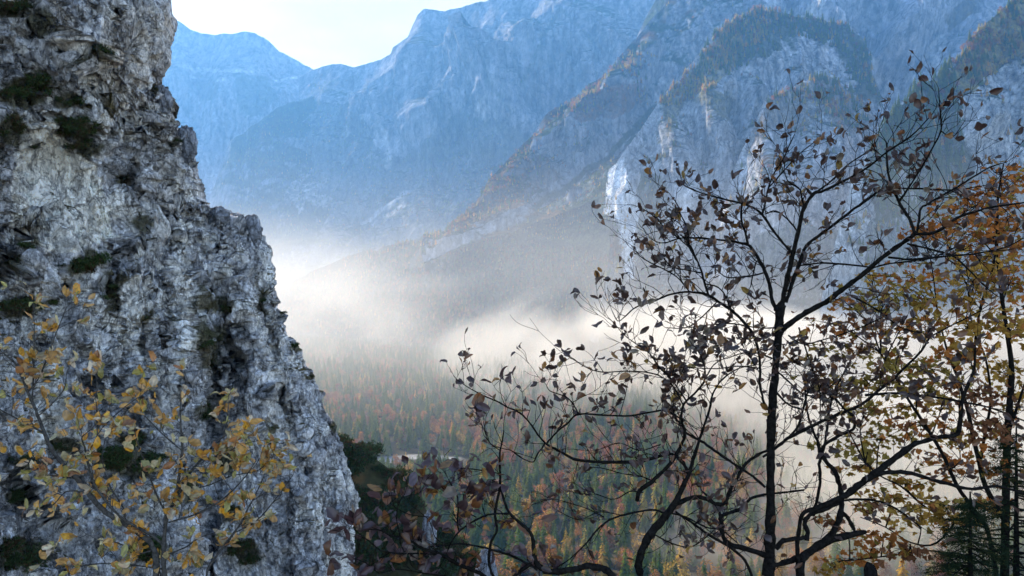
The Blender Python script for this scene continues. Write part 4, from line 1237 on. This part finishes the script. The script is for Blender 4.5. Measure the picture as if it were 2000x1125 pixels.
LOWC = ["1210,1180,8 1197,1130,7 1182,1113,6.6 1152,1106,6.2 1120,1112,6 1080,1117,5.8 1060,1112,5.5 1046,1096,5.2 1043,1075,4.2 1040,1052,3.5 1034,1038,3.2 1018,1023,3 996,1003,2.8 985,980,2.4 978,952,2.2 977,928,2.2 976,900,2 977,880,1.8 981,862,1.5 984,840,1",
        "1046,1096,4 1022,1112,4 1004,1126,4 980,1150,4", "996,1003,2.2 960,1004,2 930,1015,1.8 900,1035,1.6 882,1058,1.4 874,1076,1", "977,932,2.4 975,960,2.4 967,1000,2.5 970,1036,2.6 960,1056,2.8 955,1086,2.8 957,1110,2.8 966,1130,3", "1050,1112,3.2 1030,1101,3 1000,1086,2.6 970,1076,2.4 940,1068,2 900,1062,1.7 870,1065,1.4 840,1068,1",
        "960,1145,4.2 945,1125,4 915,1110,3.8 890,1100,3.6 868,1087,3.2 850,1080,3 820,1068,2.4 800,1055,2.1 785,1050,1.9 760,1045,1.6 740,1035,1.3 700,1034,.9", "856,1084,2 820,1081,1.9 780,1081,1.7 745,1075,1.4 720,1056,1.1 698,1040,.8", "790,1078,1.5 782,1060,1.4 780,1040,1.2 775,1018,1.1 777,990,.9 790,965,.7",
        "896,1036,1.7 893,1018,1.6 895,990,1.5 893,970,1.3 885,955,1.1 876,936,.8", "977,880,1.2 960,868,1 945,850,.8", "976,925,1.2 950,920,1.1 920,916,1 890,914,.7", "975,947,1.2 958,947,1.1 940,958,1 915,965,.9", "930,1010,1.2 905,995,1.1 905,970,1 902,955,.7", "950,1012,1.2 942,990,1 943,970,.8", "870,1064,1.2 850,1050,1 840,1020,.9 820,1000,.8 800,985,.7",
        "840,1010,1 800,1005,.9 770,990,.8", "740,1120,1.2 715,1100,1 690,1090,.8", "940,1150,2 880,1128,1.6 830,1120,1.3 780,1112,1.1 740,1120,1"]
YELL = ["322,1200,6 321,1125,5 320,1062,4.4 325,1012,4 335,990,3.6 345,962,3.2 352,910,2.6 356,875,2.2 353,835,1.8 352,800,1.2 352,770,.8", "306,1200,6.5 305,1125,6 305,1092,5.8 295,1062,5.4 270,1040,5 245,1022,4.8 218,1008,4.6 195,990,4.4 170,960,4.2 150,935,4 130,915,3.8 110,890,3.6 95,865,3.4 84,838,3.1 75,815,2.9 65,790,2.6 55,768,2.4 48,750,2.2 35,720,1.9 25,705,1.7 4,688,1.3",
        "318,1062,2.6 290,1042,2.5 250,1020,2.4 225,1000,2.3 200,970,2.2 182,940,2 170,900,1.8 165,872,1.6 160,855,1.2 175,840,.8", "345,964,2.4 370,925,2.3 395,895,2.2 420,866,2 438,850,1.8 444,820,1.4 446,790,1", "330,1020,2 380,1005,1.8 420,985,1.6 450,962,1.4 480,930,1.1 500,900,.8", "63,782,1.7 65,740,1.5 66,700,1.4 67,650,1.2 66,612,.8",
        "54,766,1.9 75,740,1.7 86,715,1.6 95,690,1.5 110,650,1.3 120,625,1 130,600,.8", "320,1112,1.8 270,1105,1.6 210,1100,1.4 160,1105,1.2 110,1110,.8", "85,846,1.8 50,826,1.6 0,800,1.3 -30,780,1", "400,1200,3 402,1125,2.6 420,1090,2.4 450,1050,2.2 470,1022,2 486,990,1.7 500,965,1.4 515,930,1", "455,1042,1.4 500,1018,1.2 540,972,1 572,928,.7",
        "328,1008,1.9 308,972,1.8 292,930,1.6 281,900,1.4 270,868,1.2 262,840,.8", "112,892,1.5 90,900,1.2 60,905,1.1 20,890,.8", "150,935,1.5 120,930,1.2 90,915,.9", "172,962,1.5 130,960,1.2 105,985,1 80,1000,.8", "355,880,1.4 320,850,1.2 290,820,1.1 270,800,.8", "170,898,1.4 190,850,1.3 215,820,1.1 250,790,.9 280,770,.8", "395,896,1.4 430,890,1.2 470,870,1 510,860,.8 545,865,.6",
        "245,1020,2 240,990,1.6 215,950,1.3 200,900,1.1 205,860,.8", "345,960,1.6 400,950,1.3 450,930,1.1 500,920,.9 530,900,.7", "75,812,1.3 100,790,1.1 125,760,.9 130,730,.7", "320,1085,1.6 360,1070,1.4 390,1050,1.2 420,1040,.9", "300,1075,1.6 270,1080,1.2 230,1060,1 190,1055,.8", "185,780,1 190,760,.9 188,735,.7", "190,850,1.2 190,810,1 187,780,.9"]
grow_tree('whitebeam_tree', 'tall dark bare-stemmed tree with curled brown leaves, right of centre before the white fog', 'tree', (1500, 1190), 4.6, MAIN, 5, M_leaf, None, .45, M_bark, DARKC, .060,
          dense=[(1420, 690, 140, 65, 2.4), (1360, 410, 130, 50, 2.), (1700, 680, 160, 110, 1.9), (1640, 330, 120, 90, 1.6), (1500, 1000, 200, 120, .35)], step=.06, leaf_per=(.5, 2.), twig_len=(.09, .32))
grow_tree('whitebeam_sapling', 'dark leaning whitebeam stem left of the tall trunk, its boughs spreading over the fog', 'tree', (1249, 1190), 4.3, STEM2, 6, M_leaf, None, .4, M_bark, DARKC, .060,
          dense=[(1320, 690, 130, 65, 2.3), (1340, 960, 60, 50, 2.2), (1000, 850, 220, 110, 1.1)], step=.06, leaf_per=(.5, 1.9), twig_len=(.07, .28))
grow_tree('whitebeam_bush', 'arching dark branches with purplish brown leaves along the lower edge beside the hillside', 'tree', (1205, 1175), 4.0, LOWC, 7, M_leaf, None, .35, M_bark,
          [(.4, (.075, .04, .045)), (.2, (.12, .08, .09)), (.2, (.2, .08, .03)), (.12, (.36, .19, .05)), (.08, (.22, .17, .13))], .082, dense=[(800, 1000, 120, 80, 1.7), (760, 1080, 110, 50, 1.6)], leaf_per=(.6, 2.2), step=.09, twig_len=(.06, .22))
YC = [(.22, (.62, .32, .05)), (.20, (.60, .36, .13)), (.18, (.52, .44, .24)), (.18, (.38, .34, .10)), (.12, (.66, .54, .38)), (.06, (.38, .17, .06)), (.04, (.72, .36, .03))]
grow_tree('yellow_sapling', 'slender young tree with yellow and tan leaves in front of the grey cliff', 'tree', (315, 1190), 3.9, YELL, 8, M_leaf, None, .4, M_bark2, YC, .060, leaf_per=(1.6, 3.7), step=.066, twig_len=(.05, .17), bias=(0, 0, .4),
          dense=[(480, 900, 80, 60, 1.6), (90, 640, 60, 50, 1.4), (330, 1010, 260, 110, 1.35)])


# maple behind, at the right
def maple():
    rng = np.random.RandomState(19)
    d0 = 9.
    loc = pt(1955, 1290, d0)
    root = empty('maple_tree', tuple(loc), label='multi-stemmed maple with orange and olive gold leaves at the right edge', cat='tree')
    limbs, twigs, lv = Tubes(), Tubes(), Leaves(MAP, MAPT)
    st = ["1958,1290,10 1962,1125,8 1964,1000,7.4 1966,900,7 1968,840,6.6 1972,790,6 1976,720,5 1967,650,4.2 1958,590,3.8 1950,520,3.2 1946,450,2.6 1950,380,2 1960,320,1.2", "1950,1150,5 1930,1040,4.2 1900,992,3.8 1870,950,3.6 1840,885,3.4 1800,820,3 1780,790,2.6 1750,740,2 1720,690,1.4",
          "1964,1020,5 1925,950,4.6 1912,900,4.4 1900,850,4.2 1890,800,3.8 1880,770,3.4 1872,740,3 1855,700,2.4 1842,655,1.8 1830,600,1.3", "1915,900,3 1925,840,2.8 1935,780,2.5 1925,700,2 1900,640,1.6 1890,560,1.2", "1900,700,2.4 1915,600,2.2 1940,520,2 1948,430,1.5", "1966,860,3 1985,800,2.6 2005,740,2.2",
          "1840,1010,2 1800,985,1.9 1760,950,1.8 1720,930,1.5 1690,905,1.2", "1880,1000,2 1830,1060,1.8 1780,1060,1.5 1730,1030,1.2 1680,1010,.9", "1950,1110,2.4 1880,1090,2 1810,1075,1.6 1740,1085,1.3 1660,1095,1"]
    nodes = []
    for s in st:
        a = np.array(parse(s))
        dep = np.full(len(a), d0)
        if nodes:
            nd = np.array(nodes)
            dep = np.linspace(nd[np.argmin(np.hypot(nd[:, 0]-a[0, 0], nd[:, 1]-a[0, 1])), 2], d0+rng.uniform(-1, 1), len(a))
        q = cr_spline(np.concatenate([a[:, :2], dep[:, None], a[:, 2:]], 1), 4)
        limbs.add([pt(*v[:3]) for v in q], q[:, 3]/F*q[:, 2], 8)
        nodes += [tuple(v[:3]) for v in q]
    nd = np.array(nodes)
    R_, G_, O_ = (.40, .15, .04), (.40, .235, .05), (.28, .205, .05)
    B_ = (.22, .10, .05)
    cl = [(1840, 430, 45, 26, R_), (1800, 455, 40, 16, R_), (1885, 400, 55, 40, R_), (1950, 385, 50, 50, R_), (1985, 345, 25, 40, R_), (1905, 460, 60, 35, R_), (1965, 450, 45, 45, R_), (1780, 540, 75, 20, R_), (1700, 540, 32, 12, G_), (1725, 580, 65, 26, O_), (1800, 575, 60, 34, G_), (1900, 545, 70, 50, G_),
          (1975, 550, 45, 60, R_), (1945, 515, 50, 34, G_), (1650, 640, 80, 24, B_), (1760, 640, 85, 22, R_), (1890, 635, 80, 30, G_), (1970, 640, 45, 30, G_), (1690, 690, 90, 20, O_), (1790, 715, 85, 20, O_), (1880, 690, 60, 26, R_), (1800, 752, 75, 22, O_), (1690, 755, 65, 20, O_), (1620, 745, 45, 14, O_), (1955, 725, 45, 36, G_),
          (1760, 800, 55, 16, G_), (1690, 800, 40, 12, O_), (1725, 850, 75, 26, O_), (1685, 880, 58, 24, O_), (1800, 830, 60, 16, R_), (1680, 915, 42, 12, G_), (1850, 905, 70, 26, R_), (1770, 945, 60, 16, G_), (1730, 970, 55, 14, G_), (1830, 990, 60, 20, G_), (1860, 1015, 70, 20, G_), (1690, 990, 40, 12, B_), (1790, 1015, 60, 16, G_),
          (1620, 1018, 34, 12, B_), (1720, 1050, 55, 16, R_), (1660, 1095, 60, 12, R_), (1625, 1112, 36, 10, G_), (1700, 1080, 40, 10, R_), (1780, 1080, 60, 18, B_), (1930, 985, 50, 18, R_), (1950, 915, 40, 26, R_), (1935, 840, 55, 34, B_), (1985, 770, 25, 40, G_), (1905, 770, 60, 24, B_), (1840, 790, 40, 14, G_), (1650, 590, 34, 12, R_), (1870, 860, 50, 18, G_)]
    for cx, cy, rx, ry, co in cl:
        dc_ = d0+rng.uniform(-1.3, 1.3)
        j = np.argmin(np.hypot(nd[:, 0]-cx, (nd[:, 1]-cy-40)*.8))
        a, b = nd[j], np.array([cx, cy, dc_])
        mid = (a+b)/2+np.array([0, -10, 0])+rng.normal(size=3)*np.array([8, 6, .1])
        q = cr_spline([a, mid, b], 5)
        twigs.add([pt(*v) for v in q], np.linspace(1.5, .7, len(q))/F*d0, 5)
        for k in range(9):
            e = b+np.array([rng.normal()*rx*.55, rng.normal()*ry*.5, rng.normal()*.35])
            s = q[rng.randint(len(q)//2, len(q))]
            tq = cr_spline([s, (s+e)/2+np.array([0, -4, 0]), e], 3)
            twigs.add([pt(*v) for v in tq], np.linspace(.7, .4, len(tq))/F*d0, 4)
        for k in range(int(rx*ry*.044)+12):
            e = b+np.array([rng.normal()*rx*.58, rng.normal()*ry*.55, rng.normal()*.4])
            cc = np.array(co if rng.rand() < .7 else (R_, G_, O_, B_)[rng.randint(4)])*rng.uniform(.65, 1.35)
            lv.add(pt(*e), (rng.normal(), rng.normal(), -.35+.4*rng.normal()), .088*rng.uniform(.6, 1.25), cc, rng, curl=rng.uniform(-.7, .7), normal=rng.normal(size=3)*.55+np.array([0, -.35, .8]))
    limbs.build('trunk', M_bark, root, loc)
    twigs.build('twigs', M_bark, root, loc)
    lv.build('leaves', M_maple, root, loc)


maple()


def near_spruce(px, pytop, pybase, d, width, label, seed):
    """a spruce a few metres away: trunk, drooping boughs, needle sprays"""
    rng = np.random.RandomState(seed)
    top, bas = pt(px, pytop, d), pt(px, pybase, d)
    root = empty('spruce_sapling', tuple(bas), label=label, cat='tree')
    tr, bo = Tubes(), Tubes()
    H = top[2]-bas[2]
    tr.add(np.linspace(bas, top, 12), np.linspace(.06, .008, 12), 8)
    V, T, C = [], [], []
    nb = 120
    for i in range(nb):
        f = (i/nb)**.9
        z = bas+(top-bas)*(.02+.96*f)
        a = rng.rand()*6.28
        R = width*(1-f)**.8*rng.uniform(.6, 1.1)+.08
        dv_ = np.array([math.cos(a), math.sin(a), 0])
        pts = [z+dv_*R*t+np.array([0, 0, -.28*R*t*t+.10*R*max(0, t-.7)]) for t in np.linspace(0, 1, 6)]
        bo.add(pts, np.linspace(.012, .003, 6), 4)
        pp = cr_spline(pts, 6)
        for k in range(int(34*R/width)+14):
            c = pp[rng.randint(3, len(pp))]
            sd = np.cross(dv_, [0, 0, 1])*rng.choice([-1, 1])
            sp = dv_*rng.uniform(.2, .8)+sd*rng.uniform(.4, 1.)+np.array([0, 0, rng.uniform(-.5, .15)])
            sp /= np.linalg.norm(sp)
            ln = rng.uniform(.10, .24)
            shade = np.array([.020, .034, .018])*rng.uniform(.6, 1.6)
            if rng.rand() < .12:
                shade = np.array([.06, .07, .025])
            for q in range(9):
                t0 = c+sp*ln*(q/9.)
                nd_ = sp*.6+rng.normal(size=3)*.55
                nd_ /= np.linalg.norm(nd_)
                w = np.cross(nd_, rng.normal(size=3))
                w = w/np.linalg.norm(w)*.0035
                i0 = len(V)
                V += [t0-w-bas, t0+w-bas, t0+nd_*rng.uniform(.03, .055)-bas]
                T.append((i0, i0+1, i0+2))
                C += [shade]*3
    tr.build('trunk', M_bark, root, bas)
    bo.build('boughs', M_bark, root, bas)
    mesh('needles', np.array(V), None, M_shrub, root, col=np.array(C), T=T, smooth=False)


near_spruce(1985, 830, 1420, 8., 1.5, 'dark green young spruce at the lower right corner beneath the maple', 3)
near_spruce(1895, 960, 1440, 7.4, .85, 'smaller ragged spruce top left of the taller spruce in the lower right corner', 4)
# stub of a dead stem
st = Tubes()
b = pt(1702, 1180, 5.4)
st.add([pt(1702, 1180, 5.4), pt(1703, 1140, 5.4), pt(1700, 1115, 5.4), pt(1698, 1106, 5.4), pt(1694, 1098, 5.4)], np.array([.052, .05, .047, .036, .008]), 12)
o = st.build('tree_stump', M_bark, None, b)
o.location = tuple(b)
tag(o, 'dark snapped stem stub at the lower edge right of the tall trunk', 'stump')

# ------------------------------------------------------------------ air: haze box and valley fog


def boxmesh(name, lo, hi, mat):
    V = [(x, y, z) for x in (lo[0], hi[0]) for y in (lo[1], hi[1]) for z in (lo[2], hi[2])]
    Qd = [(0, 1, 3, 2), (4, 6, 7, 5), (0, 4, 5, 1), (2, 3, 7, 6), (0, 2, 6, 4), (1, 5, 7, 3)]
    return mesh(name, V, Qd, mat, smooth=False)


HAZE = dict(density=.82e-4, color=(.175, .49, 1.), g=.3)
FOG = dict(a0=.0007, a1=.010)
m, nt, out = newmat('haze_air')
pv = N(nt, 'ShaderNodeVolumePrincipled', i_Density=HAZE['density'], i_Anisotropy=HAZE['g'])
pv.inputs['Color'].default_value = (*HAZE['color'], 1)
nt.links.new(pv.outputs[0], out.inputs['Volume'])
hz = boxmesh('haze', (-5200, -140, -207), (3200, 8200, 2350), m)
hz['kind'] = 'stuff'

m, nt, out = newmat('fog_air')
L = nt.links.new
tc = N(nt, 'ShaderNodeTexCoord')
sx = N(nt, 'ShaderNodeSeparateXYZ')
L(tc.outputs['Object'], sx.inputs[0])


def MATH(op, a, b=None, c=None, clamp=False):
    n = N(nt, 'ShaderNodeMath', operation=op, use_clamp=clamp)
    for i, v in enumerate((a, b, c)):
        if v is None:
            continue
        if isinstance(v, (int, float)):
            n.inputs[i].default_value = v
        else:
            L(v, n.inputs[i])
    return n.outputs[0]


def SMOOTH(v, a, b, lo=0., hi=1.):
    n = N(nt, 'ShaderNodeMapRange', interpolation_type='SMOOTHSTEP')
    n.inputs[1].default_value = a
    n.inputs[2].default_value = b
    n.inputs[3].default_value = lo
    n.inputs[4].default_value = hi
    L(v, n.inputs[0])
    return n.outputs[0]


mp = N(nt, 'ShaderNodeMapping')
mp.inputs['Scale'].default_value = (1., .55, 2.2)
L(tc.outputs['Object'], mp.inputs[0])
no = N(nt, 'ShaderNodeTexNoise', i_Scale=.0036, i_Detail=3., i_Roughness=.6)
L(mp.outputs[0], no.inputs['Vector'])
nz_ = no.outputs['Fac']
X_, Y_, Z_ = sx.outputs
Sd = MATH('ADD', MATH('MULTIPLY', X_, 1.5), MATH('MULTIPLY_ADD', Y_, .436, -425.))
n2_ = N(nt, 'ShaderNodeTexNoise', i_Scale=.0016, i_Detail=5., i_Roughness=.6, i_Distortion=.6)
mp2 = N(nt, 'ShaderNodeMapping')
mp2.inputs['Scale'].default_value = (1.6, .8, 3.)
mp2.inputs['Rotation'].default_value = (0, 0, .5)
L(tc.outputs['Object'], mp2.inputs[0])
L(mp2.outputs[0], n2_.inputs['Vector'])
big = n2_.outputs['Fac']
Sd = MATH('ADD', Sd, MATH('MULTIPLY_ADD', big, 1500., -760.))
foot = SMOOTH(Sd, 0., 260.)
amt = SMOOTH(X_, -220., 380., FOG['a0'], FOG['a1'])
hgt = MATH('ADD', Z_, MATH('MULTIPLY_ADD', big, -330., 160.))
hgt = MATH('SUBTRACT', hgt, SMOOTH(X_, 0., 500., 0., 22.))
vert = SMOOTH(hgt, -140., -50., 1., 0.)
wisp = SMOOTH(nz_, .36, .6, .12, 1.)
den = MATH('MULTIPLY', MATH('MULTIPLY', foot, amt), MATH('MULTIPLY', vert, wisp))
pv = N(nt, 'ShaderNodeVolumePrincipled', i_Anisotropy=.35)
pv.inputs['Color'].default_value = (1., .955, .87, 1)
den = MATH('ADD', den, MATH('MULTIPLY', MATH('MULTIPLY', SMOOTH(Z_, -190., 300., 6.5e-4, 0.), SMOOTH(big, .36, .64, .35, 1.5)), SMOOTH(Y_, 300., 1900.)))
L(den, pv.inputs['Density'])
L(pv.outputs[0], out.inputs['Volume'])
try:
    m.cycles.volume_step_rate = .15
except Exception:
    pass
fg = boxmesh('fog', (-1500, 480, -204), (1900, 3900, 310), m)
fg['kind'] = 'stuff'

# ------------------------------------------------------------------ light, sky, camera
AZ, EL = rad(-40), rad(36)
sun = bpy.data.lights.new('sun', 'SUN')
sun.energy = 5.
sun.angle = rad(.5)
sun.color = (1., .86, .68)
so = bpy.data.objects.new('sun', sun)
sv = Vector((math.sin(AZ)*math.cos(EL), math.cos(AZ)*math.cos(EL), math.sin(EL)))
so.rotation_euler = sv.to_track_quat('Z', 'Y').to_euler()
so.location = sv*500
link(so)
w = bpy.data.worlds.new('World')
sc.world = w
w.use_nodes = True
wt = w.node_tree
bg = wt.nodes['Background']
sk = wt.nodes.new('ShaderNodeTexSky')
sk.sky_type = 'NISHITA'
sk.sun_disc = False
sk.sun_elevation = EL
sk.sun_rotation = AZ
sk.altitude = 900
bg.inputs[1].default_value = .15
# thin white cloud veil over the sky
tcw = wt.nodes.new('ShaderNodeTexCoord')
mw = wt.nodes.new('ShaderNodeMapping')
mw.inputs['Scale'].default_value = (1.4, 1.4, 5.)
nw = wt.nodes.new('ShaderNodeTexNoise')
nw.inputs['Scale'].default_value = 2.4
nw.inputs['Detail'].default_value = 7.
rw = wt.nodes.new('ShaderNodeMapRange')
rw.inputs[1].default_value = .36
rw.inputs[2].default_value = .66
rw.inputs[3].default_value = .80
rw.inputs[4].default_value = .97
mxw = wt.nodes.new('ShaderNodeMix')
mxw.data_type = 'RGBA'
mxw.inputs['B'].default_value = (13., 13., 12.6, 1) if False else (10., 10., 9.7, 1)
wl = wt.links.new
wl(tcw.outputs['Generated'], mw.inputs[0])
wl(mw.outputs[0], nw.inputs['Vector'])
wl(nw.outputs['Fac'], rw.inputs[0])
spw = wt.nodes.new('ShaderNodeSeparateXYZ')
wl(tcw.outputs['Generated'], spw.inputs[0])
r2 = wt.nodes.new('ShaderNodeMapRange')
r2.inputs[1].default_value = .1
r2.inputs[2].default_value = .75
wl(spw.outputs[1], r2.inputs[0])
ml = wt.nodes.new('ShaderNodeMath')
ml.operation = 'MULTIPLY'
wl(rw.outputs[0], ml.inputs[0])
wl(r2.outputs[0], ml.inputs[1])
wl(ml.outputs[0], mxw.inputs['Factor'])
wl(sk.outputs[0], [s for s in mxw.inputs if s.name == 'A' and s.type == 'RGBA'][0])
cw = wt.nodes.new('ShaderNodeValToRGB')
cw.color_ramp.elements[0].position = .36
cw.color_ramp.elements[0].color = (3.3, 3.3, 3.25, 1)
cw.color_ramp.elements[1].position = .64
cw.color_ramp.elements[1].color = (4.6, 4.5, 4.25, 1)
wl(nw.outputs['Fac'], cw.inputs[0])
wl(cw.outputs[0], [s for s in mxw.inputs if s.name == 'B' and s.type == 'RGBA'][0])
wl([s for s in mxw.outputs if s.type == 'RGBA'][0], bg.inputs[0])

cam = bpy.data.cameras.new('camera')
cam.sensor_width = 36.
cam.lens = 36.*F/2000.
cam.clip_start = .05
cam.clip_end = 30000.
co = bpy.data.objects.new('camera', cam)
co.rotation_euler = (rad(90), 0, 0)
link(co)
sc.camera = co

sc.view_settings.view_transform = 'Standard'
sc.view_settings.look = 'None'
sc.view_settings.exposure = 1.3
sc.view_settings.gamma = 1.
c = sc.cycles
c.max_bounces = 6
c.diffuse_bounces = 3
c.glossy_bounces = 1
c.transmission_bounces = 2
c.transparent_max_bounces = 4
c.volume_bounces = 1
c.use_adaptive_sampling = True
c.adaptive_threshold = .03
c.use_denoising = True
c.volume_max_steps = 256
